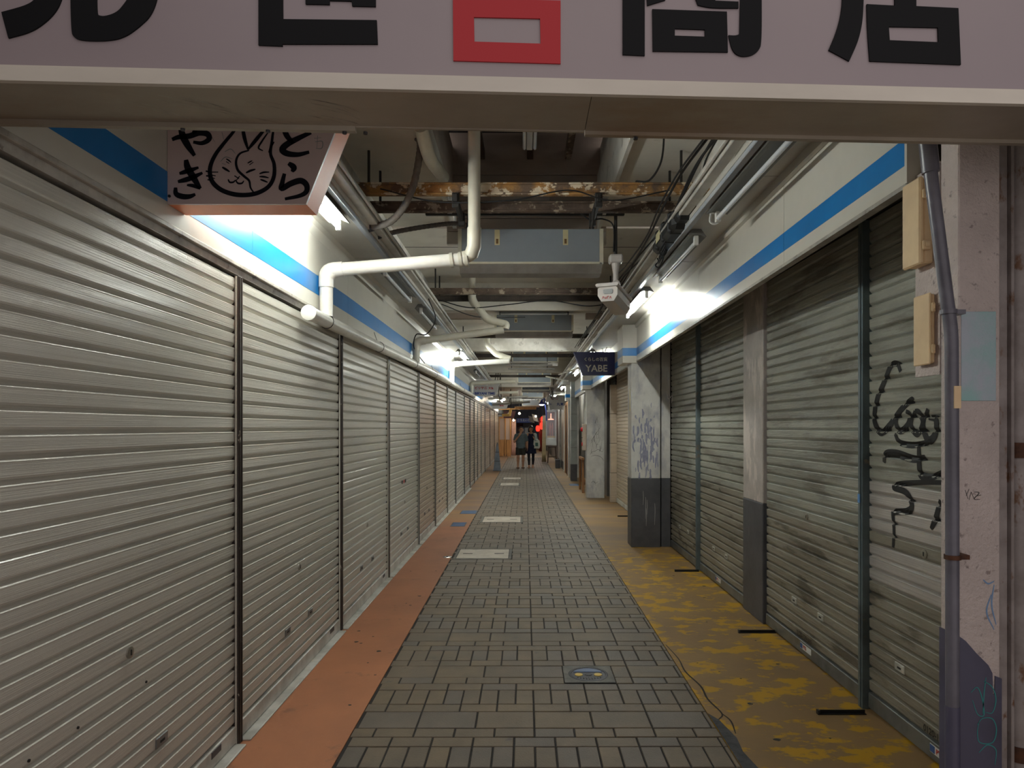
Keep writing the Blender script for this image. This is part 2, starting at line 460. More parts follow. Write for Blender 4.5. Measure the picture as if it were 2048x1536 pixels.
def margin_mat(name, near, near2, wear, wear_lo, wear_hi, far, far2, ysw, st=(.8, 2.0, 1), ws=1.9):
    mk(name, near, near2, 1.6, .35, .7, rough=.62, bump=.12, bscale=25, c3=wear, s3=ws, lo3=wear_lo, hi3=wear_hi, st3=st, spec=.3)
    nt = M[name].node_tree
    b = nt.nodes['Principled BSDF']
    old = b.inputs['Base Color'].links[0].from_socket
    g = [n for n in nt.nodes if n.type == 'NEW_GEOMETRY'][0]
    sp = nt.nodes.new('ShaderNodeSeparateXYZ'); nt.links.new(g.outputs['Position'], sp.inputs[0])
    nz = nt.nodes.new('ShaderNodeTexNoise'); nz.inputs['Scale'].default_value = 1.4; nz.inputs['Detail'].default_value = 8
    nt.links.new(g.outputs['Position'], nz.inputs['Vector'])
    ad = nt.nodes.new('ShaderNodeMath'); ad.operation = 'MULTIPLY_ADD'; ad.inputs[1].default_value = 2.4
    nt.links.new(nz.outputs['Fac'], ad.inputs[0]); nt.links.new(sp.outputs['Y'], ad.inputs[2])
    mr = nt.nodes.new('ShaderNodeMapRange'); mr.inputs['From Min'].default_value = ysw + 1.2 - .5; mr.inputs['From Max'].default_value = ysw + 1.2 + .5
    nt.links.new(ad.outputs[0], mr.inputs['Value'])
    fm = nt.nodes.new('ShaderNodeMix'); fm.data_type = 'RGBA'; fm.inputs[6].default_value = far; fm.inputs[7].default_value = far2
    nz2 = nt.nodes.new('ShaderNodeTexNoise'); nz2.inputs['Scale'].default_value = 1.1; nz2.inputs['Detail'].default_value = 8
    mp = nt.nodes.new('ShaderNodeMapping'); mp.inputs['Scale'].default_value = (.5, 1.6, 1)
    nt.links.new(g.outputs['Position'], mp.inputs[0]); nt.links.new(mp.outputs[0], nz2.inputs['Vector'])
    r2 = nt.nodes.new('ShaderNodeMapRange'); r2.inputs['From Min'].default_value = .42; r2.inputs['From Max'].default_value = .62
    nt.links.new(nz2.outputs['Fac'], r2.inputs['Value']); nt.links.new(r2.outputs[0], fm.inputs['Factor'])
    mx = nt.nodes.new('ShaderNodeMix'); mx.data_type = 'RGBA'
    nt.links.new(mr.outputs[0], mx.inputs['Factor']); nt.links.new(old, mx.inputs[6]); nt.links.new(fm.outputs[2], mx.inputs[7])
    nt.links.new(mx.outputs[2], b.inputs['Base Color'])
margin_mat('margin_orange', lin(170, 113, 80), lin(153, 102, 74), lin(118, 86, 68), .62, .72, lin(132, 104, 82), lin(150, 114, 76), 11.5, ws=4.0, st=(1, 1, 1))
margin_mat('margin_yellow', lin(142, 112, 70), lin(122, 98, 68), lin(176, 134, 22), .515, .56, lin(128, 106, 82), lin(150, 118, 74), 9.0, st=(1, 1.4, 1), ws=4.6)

floor = tag(MB().box(PL_, PR_, -1.5, 36.4, -.12, -.006).build('floor', 'mortar'), 'dark mortar bed under the paved walkway', None, None, 'structure')
COVERS = [(.25, .57, 4.26, 4.56), (-.88, -.17, 8.27, 8.95), (-.76, -.04, 11.45, 12.2), (-.72, -.14, 18.7, 19.6), (-.71, -.1, 21.0, 21.7)]
U = .105
tiles = []
def cut(r, c):
    """rectangles left of r after taking c away"""
    x0, x1, y0, y1 = r; a0, a1, b0, b1 = c
    if a0 >= x1 or a1 <= x0 or b0 >= y1 or b1 <= y0: return [r]
    out = []
    if x0 < a0: out.append((x0, a0, y0, y1))
    if x1 > a1: out.append((a1, x1, y0, y1))
    xa, xb = max(x0, a0), min(x1, a1)
    if y0 < b0: out.append((xa, xb, y0, b0))
    if y1 > b1: out.append((xa, xb, b1, y1))
    return out
k = -7
while True:
    y = 3.621 + .735 * k
    if y > 36.4: break
    for dy, dep, wid, off in ((0, 2, 3, .05), (2, 1, 2, .05), (3, 2, 1, .05), (5, 1, 2, -.055), (6, 1, 2, .05)):
        ya, yb = y + dy * U, min(y + (dy + dep) * U, 36.4)
        if ya >= 36.4: continue
        i = math.floor((PL_ - off) / (wid * U))
        while off + i * wid * U < PR_ - .004:
            a, b = max(PL_, off + i * wid * U), min(PR_, off + (i + 1) * wid * U)
            i += 1
            rs = [(a, b, ya, yb)]
            for c in COVERS: rs = [q for r in rs for q in cut(r, c)]
            tiles += [r for r in rs if r[1] - r[0] > .018 and r[3] - r[2] > .018]
    k += 1
def tile_shape(mb, r, z, g=.0045):
    x0, x1, y0, y1 = r
    h = .0025
    lo = [(x0 + g, y0 + g), (x1 - g, y0 + g), (x1 - g, y1 - g), (x0 + g, y1 - g)]
    hi = [(x0 + g + h, y0 + g + h), (x1 - g - h, y0 + g + h), (x1 - g - h, y1 - g - h), (x0 + g + h, y1 - g - h)]
    vs = [(p[0], p[1], -.008) for p in lo] + [(p[0], p[1], z - h) for p in lo] + [(p[0], p[1], z) for p in hi]
    fs = [(j, (j + 1) % 4, (j + 1) % 4 + 4, j + 4) for j in range(4)] + [(j + 4, (j + 1) % 4 + 4, (j + 1) % 4 + 8, j + 8) for j in range(4)] + [(8, 9, 10, 11)]
    mb.add(vs, fs)
near = sorted([t for t in tiles if t[3] > 3.12 and t[2] < 7.0], key=lambda t: t[2])[:298]
nearset = set(near)
mesh_cache = {}
rt = random.Random(3)
for t in near:
    mt = rt.choice(['tile', 'tile', 'tile_b', 'tile_c'])
    key = (round(t[1] - t[0], 3), round(t[3] - t[2], 3), mt)
    c = ((t[0] + t[1]) / 2, (t[2] + t[3]) / 2, rt.uniform(-.0012, .0012))
    if key not in mesh_cache:
        mb = MB(); hx, hy = (t[1] - t[0]) / 2, (t[3] - t[2]) / 2
        tile_shape(mb, (-hx, hx, -hy, hy), 0)
        o = mb.build('paving_tile', mt); o.parent = floor; o.location = c
        mesh_cache[key] = o
    else:
        share(mesh_cache[key], floor, c, 'paving_tile')
for mt in ('tile', 'tile_b', 'tile_c'):
    pass
mb = MB()
for t in tiles:
    if t not in nearset: tile_shape(mb, t, rt.uniform(-.0015, .0015))
far_t = mb.build('paving_tile_field', 'tile', floor); far_t['kind'] = 'stuff'

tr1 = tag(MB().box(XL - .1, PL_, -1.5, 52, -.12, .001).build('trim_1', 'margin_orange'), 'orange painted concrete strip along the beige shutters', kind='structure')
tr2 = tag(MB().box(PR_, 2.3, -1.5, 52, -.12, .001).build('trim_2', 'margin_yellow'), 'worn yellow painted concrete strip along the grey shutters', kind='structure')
tr3 = tag(MB().box(PL_, PR_, 36.4, 52, -.12, .001).build('trim_3', 'tan_floor'), 'tan concrete floor beyond the paved walkway', kind='structure')
mb = MB()
pp = [(1.0225, 2.9), (1.115, 2.9), (1.10, 3.15), (1.075, 3.35), (1.09, 3.5), (1.06, 3.72), (1.0225, 3.80)]
mb.prism(pp, -.004, .003, 'Z'); mb.build('asphalt_patch', 'asphalt_patch', tr2)
mb = MB()
cw = lambda u, v, d: (u, v, d)
stroke(mb, [(1.06, 3.72), (1.10, 3.8), (1.075, 4.0), (1.085, 4.2), (1.05, 4.45), (1.06, 4.7), (1.035, 5.0)], .012, cw, .0025)
stroke(mb, [(1.10, 3.8), (1.12, 3.7), (1.10, 3.55)], .01, cw, .0025)
mb.build('crack', 'crack', tr2)

def drain_cover(i, label):
    x0, x1, y0, y1 = COVERS[i]
    t = thing('access_cover', label, 'floor cover', ((x0 + x1) / 2, (y0 + y1) / 2, 0), 'rectangular covers let into the paving')
    f = MB()
    f.box(x0, x0 + .03, y0, y1, -.006, .002); f.box(x1 - .03, x1, y0, y1, -.006, .002)
    f.box(x0 + .03, x1 - .03, y0, y0 + .03, -.006, .002); f.box(x0 + .03, x1 - .03, y1 - .03, y1, -.006, .002)
    f.build('frame', 'concrete', t)
    MB().box(x0 + .036, x1 - .036, y0 + .036, y1 - .036, -.006, .004, .003).build('plate', 'cover_plate', t)
    for s in (.22, .78):
        cx = x0 + (x1 - x0) * s; cy = (y0 + y1) / 2
        MB().box(cx - .06, cx + .06, cy - .015, cy + .015, .0035, .006, .002).build('handle_slot', 'dark', t)
drain_cover(1, 'cream rectangular floor cover with two slots nearest the round manhole')
drain_cover(2, 'cream rectangular floor cover, second from the round manhole')
drain_cover(3, 'cream rectangular floor cover, third from the round manhole')
drain_cover(4, 'cream rectangular floor cover closest to the two walkers')

x0, x1, y0, y1 = COVERS[0]
cx, cy = (x0 + x1) / 2, (y0 + y1) / 2
t = thing('manhole_cover', 'round painted iron manhole cover in a square concrete collar', 'manhole cover', (cx, cy, 0))
mb = MB()
n = 32
vs = []; fs = []
for k in range(n):
    a = 2 * math.pi * k / n
    c, s = math.cos(a), math.sin(a); m = max(abs(c), abs(s))
    vs += [(cx + c * .128, cy + s * .128, .0015), (cx + c / m * (x1 - cx - .001), cy + s / m * (y1 - cy - .001), .0015)]
for k in range(n):
    j = (k + 1) % n
    fs.append((2 * k, 2 * k + 1, 2 * j + 1, 2 * j))
mb.add(vs, fs); mb.build('collar', 'concrete', t)
MB().lathe((cx, cy, -.006), [(.126, 0), (.126, .007), (.112, .009), (.110, .007), (0.002, .007)], 32).build('lid', 'iron', t)
mb = MB()
arc = [(cx + .1 * math.cos(a), cy + .1 * math.sin(a)) for a in np.linspace(.35, math.pi - .35, 14)]
mb.prism(arc, .001, .0035, 'Z'); mb.build('blue_sky_inlay', 'enamel_blue', t)
for dx in (-.062, .062):
    MB().lathe((cx + dx, cy - .012, .001), [(.026, 0), (.026, .0025), (.002, .0025)], 18).build('yellow_disc', 'enamel_yellow', t)
MB().lathe((cx, cy - .012, .001), [(.024, 0), (.024, .0025), (.002, .0025)], 6).build('centre_boss', 'black', t)
for k in range(-4, 5):
    mb = MB(); mb.box(cx + k * .018 - .004, cx + k * .018 + .004, cy - .095 + abs(k) * .007, cy - .055, .001, .003); mb.build('rib', 'black', t)

for i, (a, b, c, d, lab) in enumerate([(-1.20, -.99, 11.0, 11.45, 'blue square inspection plate on the brown floor nearest the orange paint'), (-1.20, -.92, 12.6, 13.1, 'blue square inspection plate on the brown floor further down the shutters'),
                                       (1.25, 1.5, 18.6, 19.3, 'blue inspection plate on the tan floor by the wooden trestle')]):
    t = thing('inspection_plate', lab, 'floor plate', ((a + b) / 2, (c + d) / 2, 0), 'blue floor plates')
    MB().box(a, b, c, d, -.004, .003, .002).build('plate', 'plate_blue', t)
    MB().box(a - .015, b + .015, c - .015, d + .015, -.004, .002).build('rim', 'iron', t)
t = thing('floor_stud', 'round silver drain plug in the orange floor beside a cream cover', 'drain plug', (-.96, 8.4, 0))
MB().lathe((-.96, 8.4, -.004), [(.055, 0), (.055, .006), (.04, .009), (.002, .009)], 20).build('cap', 'silver', t)
MB().lathe((-.96, 8.4, .004), [(.015, 0), (.015, .007), (.002, .007)], 6).build('hub', 'iron', t)
# steel door-rail stubs let into the yellow floor
for i, (yy, xa, xb, lab) in enumerate([(3.80, 1.63, 1.90, 'black steel floor rail stub by the graffiti shutter'), (5.30, 1.66, 1.95, 'black steel floor rail stub at the foot of the pilaster'),
                                       (7.55, 1.66, 1.93, 'black steel floor rail stub in front of the striped worn shutters'), (12.2, 1.66, 1.95, 'black steel floor rail stub behind the big pillar')]):
    t = thing('floor_rail', lab, 'floor rail', (xa, yy, 0), 'steel rail stubs in the yellow floor')
    MB().box(xa, xb, yy - .018, yy, 0, .006).build('flange', 'black', t)
    MB().box(xa, xb, yy, yy + .006, 0, .022).build('web', 'black', t)
    MB().box(xa, xa + .012, yy - .018, yy + .006, .004, .026).build('end_stop', 'iron', t)

rg = random.Random(31)
for k in range(26):
    side = rg.random()
    x, par_ = ((rg.uniform(-1.35, -.95), tr1) if side < .4 else (rg.uniform(1.08, 1.85), tr2))
    y = rg.uniform(3.3, 8.5); r = rg.uniform(.006, .02)
    MB().prism([(x + r * rg.uniform(.7, 1.2) * math.cos(a), y + r * rg.uniform(.5, .9) * math.sin(a)) for a in np.linspace(0, 5.6, 9)], .0005, .0018, 'Z').build('gum_spot', 'dark', par_)
# ------------------------------------------------------------------ walls behind the shutters
tag(MB().box(-1.75, -1.53, -1.5, 37.2, 0, 3.9).build('wall_left', 'void'), 'dark wall behind the beige shutters', kind='structure')
tag(MB().box(2.05, 2.3, 1.2, 21, 0, 3.9).build('wall_right', 'void'), 'dark wall behind the grey shutters', kind='structure')

# ------------------------------------------------------------------ roller shutters
PITCH = .0705
PROF = [(0, -.001), (.003, .0005), (.008, .005), (.014, .011), (.020, .0140), (.040, .0147), (.060, .0150), (.0645, .0158), (.0675, .0125), (.0692, .004), (PITCH, -.001), (PITCH, -.005), (0, -.005)]
def slat_profile(s):
    """how far a slat stands out of the shutter plane at height s (0..PITCH)"""
    pts = PROF[:-2]
    for (a, da), (b, db) in zip(pts, pts[1:]):
        if s <= b: return da + (db - da) * (s - a) / (b - a)
    return 0

def slat_mb(mb, X, side, y0, y1, z0):
    poly = [(X + side * d, z0 + s) for s, d in PROF]
    mb.prism(poly, y0, y1, 'Y')

def shutter(label, side, X, y0, y1, mat, nslat=36, split=True, bottom=.10, lock=None, pulls=True, alt=None, group=None, bar='sill_metal'):
    yc = (y0 + y1) / 2
    t = thing('roller_shutter', label, 'shutter', (X, yc, 0), group)
    z0 = bottom
    if split:
        src = {}
        for i in range(nslat):
            m = (alt or {}).get(i, mat)
            if m not in src:
                mb = MB(); slat_mb(mb, X, side, y0, y1, 0)
                o = mb.build('slat', m, t); o.location = (0, 0, z0 + i * PITCH)
                src[m] = o
            else: share(src[m], t, (0, 0, z0 + i * PITCH), 'slat')
    else:
        mb = MB()
        for i in range(nslat): slat_mb(mb, X, side, y0, y1, z0 + i * PITCH)
        mb.build('slat_curtain', mat, t)['kind'] = 'stuff'
    MB().box(X - side * .005, X + side * .022, y0, y1, .012, z0 - .001, .004).build('bottom_bar', bar, t)
    if lock is None: lock = .48
    if lock:
        zl = z0 + (int(lock / PITCH) + .5) * PITCH
        MB().lathe((X + side * .012, yc, zl), [(.022, 0), (.022, side * .008), (.016, side * .010), (.002, side * .010)], 16, 'X').build('lock', 'lock', t, smooth=True)
        MB().box(X + side * .02, X + side * .0235, yc - .003, yc + .003, zl - .010, zl + .010).build('keyhole', 'dark', t)
    if pulls:
        for s in (-1, 1):
            zz = z0 + 2.5 * PITCH + PITCH
            p = MB().box(X + side * .012, X + side * .020, yc + s * .22 - .045, yc + s * .22 + .045, zz - .022, zz + .022, .004).build('pull_plate', 'sill_metal' if side < 0 else 'steel_post', t)
            MB().box(X + side * .0195, X + side * .0215, yc + s * .22 - .016, yc + s * .22 + .016, zz - .006, zz + .004).build('finger_slot', 'dark', p)
    return t

def vent(t, X, side, yc, z):
    MB().box(X + side * .021, X + side * .0245, yc - .05, yc + .05, z - .016, z + .016, .003).build('grip_recess', 'iron', t)

GL = 'beige roller shutters along the orange floor strip'
LP = [1.55, 3.42, 5.33, 7.2, 9.24, 10.95, 12.66, 14.2, 16.25, 17.9, 19.4, 20.8, 22.5, 24.6, 28.1, 32.3, 37.0]
names = ['nearest beige roller shutter, beneath the brush-lettered cat sign', 'second beige roller shutter, under the capped end of the gutter pipe', 'third beige roller shutter from the cat sign, between two chrome posts',
         'fourth beige roller shutter from the cat sign, with small stickers', 'fifth shutter from the cat sign, tan slats, under the second drain pipe', 'sixth shutter from the cat sign, tan slats']
ordn = ['seventh', 'eighth', 'ninth', 'tenth', 'eleventh', 'twelfth', 'thirteenth', 'fourteenth', 'fifteenth', 'sixteenth']
for i in range(len(LP) - 1):
    y0, y1 = LP[i] + .05, LP[i + 1]
    lab = names[i] if i < 6 else f'{ordn[i - 6]} shutter from the cat sign along the orange and brown strip'
    mat = 'shutter_beige' if i < 4 or i in (6, 7) else 'shutter_tan'
    sh = shutter(lab, 1, XL, y0, y1, mat, 32, i < 4, lock=.62 if i else .70, pulls=i < 6, group=GL)
    if i == 0:
        vent(sh, XL, 1, 3.20, .075)
        for dy in (-.28, .12, -.5): MB().lathe((XL + .014, 2.5 + dy, .62), [(.005, 0), (.005, .004), (.001, .004)], 8, 'X').build('screw', 'dark', sh)
    if i == 1: vent(sh, XL, 1, 5.12, .075)
    if i == 2: vent(sh, XL, 1, 7.0, .075)
    if i == 3:
        for dy, m in ((-.12, 'dark'), (0, 'sticker_red'), (.1, 'dark')):
            MB().box(XL + .0145, XL + .018, 8.2 + dy - .03, 8.2 + dy + .03, .93, .97).build('sticker', m, sh)
# sill plates
for i in range(len(LP) - 1):
    y0, y1 = LP[i] + .05, LP[i + 1]
    if i > 8: break
    MB().box(XL + .0, XL + .075, y0, y1 - .002, 0, .011, .003).build('sill_plate', 'sill_metal', tr1)
pm = ['brown_post', 'brown_post', 'chrome', 'steel_post']
plab = ['chipped dark brown door post between the two nearest beige shutters', 'chipped brown door post under the gutter pipe', 'polished chrome door post in the beige shutter row', 'grey steel door post beside the second drain pipe']
for i, y in enumerate(LP[1:]):
    lab = plab[i] if i < 4 else f'grey steel door post on the far side of the {(["fifth", "sixth"] + ordn)[i - 4]} shutter from the cat sign'
    t = thing('door_post', lab, 'post', (XL, y + .025, 0), 'posts of the beige shutter row')
    m = pm[i] if i < 4 else 'steel_post'
    MB().box(XL - .05, XL + .035, y + .001, y + .049, 0, 2.365, .003).build('post_body', m, t)
    MB().box(XL + .0352, XL + .039, y + .010, y + .018, 0.01, 2.36).build('ridge', m, t)
    if i < 6: MB().box(XL + .019, XL + .027, y - .007, y + .0005, 0.012, 2.36).build('guide_rail', 'shutter_beige', t)
    MB().box(XL + .0352, XL + .039, y + .032, y + .040, 0.01, 2.36).build('ridge', m, t)

GR = 'grey roller shutters along the yellow floor strip'
ra = {i: 'shutter_alu' for i in (9, 10, 11, 13, 14, 15, 16)}
ra.update({i: 'shutter_worn' for i in range(0, 9)}); ra[12] = 'shutter_worn'
R1 = shutter('grey weathered roller shutter sprayed with black graffiti', -1, XR, 2.79, 3.86, 'shutter_grey', 38, True, lock=.85, alt=ra, group=GR, bar='steel_post')
R2 = shutter('grey weathered roller shutter between the graffiti shutter and the flat pilaster', -1, XR, 3.93, 5.50, 'shutter_grey', 38, True, lock=.85, alt={i: 'shutter_worn' for i in range(0, 12)}, group=GR, bar='steel_post')
R3 = shutter('brownish roller shutter just past the flat pilaster', -1, XR, 6.06, 7.58, 'shutter_grey', 38, True, lock=.85, alt={i: 'shutter_worn' for i in range(0, 13)}, group=GR, bar='steel_post')
R4 = shutter('brownish roller shutter beside the big blue-stained pillar', -1, XR, 7.64, 9.10, 'shutter_grey', 38, True, lock=.85, alt={i: 'shutter_worn' for i in range(0, 13)}, group=GR, bar='steel_post')
R5 = shutter('cream roller shutter hidden behind the big blue-stained pillar', -1, XR, 9.45, 11.9, 'shutter_tan', 38, False, group=GR)
R6 = shutter('cream roller shutter behind the navy sign', -1, XR, 11.95, 14.5, 'shutter_tan', 38, False, group=GR)
R7 = shutter('dark slatted shutter beside the second square pillar', -1, XR, 14.72, 15.5, 'shutter_dark', 38, False, group=GR, pulls=False, lock=0)
for sh, ya, yb in ((R1, 2.79, 3.86), (R2, 3.93, 5.5), (R3, 6.06, 7.58), (R4, 7.64, 9.1)):
    MB().box(XR - .05, XR + .06, ya, yb, 2.785, 2.97, .004).build('hood', 'shutter_dark', sh)
# stickers on the bottom bars
def wallR(X, yc, z):       # surface facing -X: u runs towards the camera
    return lambda u, v, d: (X - d, yc - u, z + v)
for sh, yc in ((R1, 3.18), (R2, 4.72), (R3, 6.86)):
    MB().box(XR - .0235, XR - .022, yc - .09, yc + .09, .045, .085).build('sticker', 'sticker_white', sh)
    MB().box(XR - .0245, XR - .0235, yc + .05, yc + .088, .048, .082).build('sticker_emblem', 'sticker_blue', sh)
    text_part('PTS', .034, wallR(XR - .0236, yc + .012, .065), 'sticker_red', sh, 'sticker_lettering', thick=.001)
text_part('0120-129-365', .045, wallR(XR - .019, 3.2, .135), 'black', R1, 'phone_number', thick=.001)
text_part('0120-129-365', .045, wallR(XR - .019, 4.75, .135), 'black', R2, 'phone_number', thick=.001)
# right-hand posts
for y, m, lab in ((3.862, 'blue_post', 'blue-grey steel door post beside the graffiti shutter'), (7.585, 'blue_post', 'slim blue-grey steel door post between the two brownish shutters')):
    t = thing('door_post', lab, 'post', (XR, y + .03, 0), 'posts of the grey shutter row')
    MB().box(XR - .055, XR + .05, y, y + .05, 0, 2.78, .003).build('post_body', m, t)
    MB().box(XR - .060, XR - .055, y + .015, y + .035, 0.01, 2.7).build('ridge', m, t)
    if y < 5:
        MB().box(XR - .0625, XR - .060, y + .012, y + .038, 1.17, 1.22).build('tape', 'tape_blue', t)
t = thing('door_post', 'beige tiled door jamb beyond the cream shutter', 'post', (1.9, 14.6, 0))
for k in range(4): MB().box(1.83, 1.97, 14.52, 14.7, k * .63 + .004, (k + 1) * .63 - .004, .004).build('tile', 'shutter_tan', t)

# graffiti
def gz(u, v, d):
    X, Y, Z = u, v, 0
    return None
def graf_world(u, v, d):
    """u, v: depth along the wall and height; follows the slat profile"""
    s = (v - .10) % PITCH
    return (XR - slat_profile(s) - d, u, v)
def graf_px(x, y):
    Yp = (XR - .016) * F / (x - CX)
    return (Yp, H - (y - CY) * Yp / F)
mb = MB()
def gstroke(pts, wid):
    P = smooth_path([graf_px(*p) for p in pts], 24)
    # resample finely so that the paint follows the slats
    Q = [P[0]]
    for p in P[1:]:
        dlen = np.linalg.norm(p - Q[-1]); m = max(1, int(dlen / .006))
        a = Q[-1]
        for k in range(1, m + 1): Q.append(a + (p - a) * k / m)
    m = len(Q); vs = []
    for i in range(m):
        tt = Q[min(i + 2, m - 1)] - Q[max(i - 2, 0)]; tt = tt / (np.linalg.norm(tt) + 1e-9)
        kk = .6 + .4 * math.sin(math.pi * i / (m - 1))
        nn = np.array([-tt[1], tt[0]]) * wid / 2 * kk
        for f in (1, .33, -.33, -1):
            q = Q[i] + nn * f
            vs.append(graf_world(q[0], q[1], .0025))
    mb.add(vs, [(4 * i + j, 4 * i + j + 1, 4 * i + j + 5, 4 * i + j + 4) for i in range(m - 1) for j in range(3)])
gstroke([(1801, 743), (1795, 728), (1782, 732), (1768, 765), (1754, 800), (1749, 840), (1762, 865), (1780, 850), (1800, 822), (1822, 800), (1826, 802)], .042)
gstroke([(1826, 800), (1806, 815), (1792, 842), (1800, 862), (1815, 850), (1820, 830), (1812, 822)], .036)
gstroke([(1830, 822), (1822, 850), (1835, 868), (1846, 845), (1838, 825), (1830, 822)], .036)
gstroke([(1856, 818), (1846, 850), (1856, 880), (1870, 870), (1872, 840), (1858, 835)], .040)
gstroke([(1790, 868), (1800, 885), (1830, 890), (1868, 880)], .033)
gstroke([(1768, 925), (1772, 908), (1795, 908), (1828, 918), (1850, 915)], .045)
gstroke([(1838, 885), (1838, 920), (1842, 950), (1862, 955), (1884, 945)], .040)
gstroke([(1884, 965), (1840, 965), (1800, 968), (1788, 975), (1812, 985), (1824, 1010), (1815, 1022), (1790, 1024), (1786, 1030), (1788, 1060), (1786, 1095)], .036)
gstroke([(1881, 1000), (1872, 1035), (1862, 1058)], .036)
mb.build('graffiti', 'spray', R1)

# ------------------------------------------------------------------ fascias and soffits
FL = -1.44
ZS = 2.975
def xr(y):
    return 1.40 + min(max(y, 2.3) - 2.5, 6.6) * (.09 / 6.6)
seamL = [1.79, 3.59, 5.53, 7.47, 9.41, 11.35, 13.3, 15.2, 17.1, 19.1, 21.0, 23.0, 25.0, 28.0, 31.0, 34.0, 37.0]
fasL = tag(MB().box(-1.53, FL - .012, 1.79, 37, 2.37, ZS).build('trim_4', 'fascia_trim'), 'backing of the white fascia over the beige shutters', kind='structure')
for a, b in zip(seamL, seamL[1:]):
    p = MB().box(FL - .012, FL, a + .002, b - .002, 2.425, ZS - .002, .0015).build('fascia_panel', 'fascia', fasL)
    k0, k1 = [min(1, max(0, (4.7 - q) / 2.0)) for q in (a, b)]
    MB().hexa([(FL, a + .002, 2.527 - .023 * k0), (FL + .0012, a + .002, 2.527 - .023 * k0), (FL + .0012, b - .002, 2.527 - .023 * k1), (FL, b - .002, 2.527 - .023 * k1),
               (FL, a + .002, 2.665 - .046 * k0), (FL + .0012, a + .002, 2.665 - .046 * k0), (FL + .0012, b - .002, 2.665 - .046 * k1), (FL, b - .002, 2.665 - .046 * k1)]).build('blue_stripe', 'stripe', p)
    MB().box(FL - .06, FL + .006, a, b, 2.404, 2.425, .003).build('drip_edge', 'fascia_trim', fasL)
seamR = [2.46, 3.72, 5.64, 7.56, 9.08]
fasR = tag(MB().box(1.52, 1.56, 2.5, 9.1, 2.9, ZS).build('trim_5', 'fascia_trim'), 'hanger of the white fascia over the grey shutters', kind='structure')
def slab_y(mb, xa, xb, a, b, z0, z1, fx=xr):
    """a board between fx(y)+xa and fx(y)+xb from y=a to y=b"""
    mb.hexa([(fx(a) + xa, a, z0), (fx(a) + xb, a, z0), (fx(b) + xb, b, z0), (fx(b) + xa, b, z0),
             (fx(a) + xa, a, z1), (fx(a) + xb, a, z1), (fx(b) + xb, b, z1), (fx(b) + xa, b, z1)])
    return mb
def fascia_right(segs):
    for a, b in segs:
        p = slab_y(MB(), 0, .012, a + .002, b - .002, 2.495, ZS - .002).build('fascia_panel', 'fascia', fasR)
        slab_y(MB(), -.0012, 0, a + .002, b - .002, 2.565, 2.665).build('blue_stripe', 'stripe', p)
        slab_y(MB(), -.005, .035, a, b, 2.478, 2.495).build('drip_edge', 'fascia_trim', fasR)
fascia_right(zip(seamR, seamR[1:]))
fascia_right([(9.55, 11.4), (11.4, 13.3), (13.3, 15.3), (15.9, 18.0), (18.0, 20.0), (20.0, 22.0)])
MB().box(1.37, 1.42, 2.44, 2.455, 2.478, 2.97).build('end_plate', 'fascia', fasR)
# soffits
sofL = tag(MB().box(-1.53, -1.08, 1.79, 37, ZS, ZS + .03).build('trim_6', 'soffit'), 'white soffit over the beige shutters', kind='structure')
sofR = tag(MB().box(1.09, 2.06, 1.98, 38.0, ZS, ZS + .03).build('trim_7', 'soffit'), 'white soffit over the grey shutters', kind='structure')
for a in seamL[1:8]:
    MB().box(-1.43, -1.085, a - .002, a + .002, ZS - .002, ZS + .001).build('soffit_joint', 'fascia_trim', sofL)
for a in (3.72, 5.64, 7.56, 11.4):
    MB().box(1.095, xr(a) - .01, a - .002, a + .002, ZS - .002, ZS + .001).build('soffit_joint', 'fascia_trim', sofR)
# moulded cove where fascia and soffit meet
MB().prism([(FL, ZS), (FL + .055, ZS), (FL + .03, ZS - .02), (FL + .012, ZS - .05), (FL, ZS - .07)], 1.8, 30, 'Y').build('cove_moulding', 'fascia', fasL)
slab_y(MB(), -.03, 0, 2.5, 9.0, ZS - .05, ZS).build('cove_moulding', 'fascia', fasR)
# edge channels and trays
for side, par in ((-1, sofL), (1, sofR)):
    e = 37 if side < 0 else 38
    MB().box(side * 1.02, side * 1.085, 2.0, e, ZS + .03, ZS + .115, .004).build('edge_channel', 'tray', par)
    MB().box(side * 1.09, side * 1.13, 2.3, e, ZS - .028, ZS, .004).build('wiring_duct', 'tray_blue', par)
    MB().tube([(side * 1.10, 2.3, ZS + .13), (side * 1.10, e, ZS + .13)], .014, 8).build('conduit_run', 'tray', par, True)
    MB().tube([(side * 1.005, 2.3, ZS + .06), (side * 1.005, e, ZS + .06)], .011, 8).build('conduit_run', 'tray', par, True)
    MB().tube([(side * 1.05, 2.3, ZS + .128), (side * 1.05, e, ZS + .128)], .012, 8).build('conduit_run', 'ceiling_white', par, True)
# bumps where the pillars meet the fascia
for i, yy in enumerate((9.08, 15.36, 21.7)):
    p = MB().box(1.30, 1.50, yy - .02, yy + .46, 2.46, ZS - .002, .003).build('pillar_casing', 'fascia', fasR)
    b = MB()
    b.box(1.2985, 1.3, yy - .02, yy + .46, 2.555, 2.66); b.box(1.2985, 1.5, yy - .0215, yy - .02, 2.555, 2.66)
    b.build('blue_stripe', 'stripe', p)

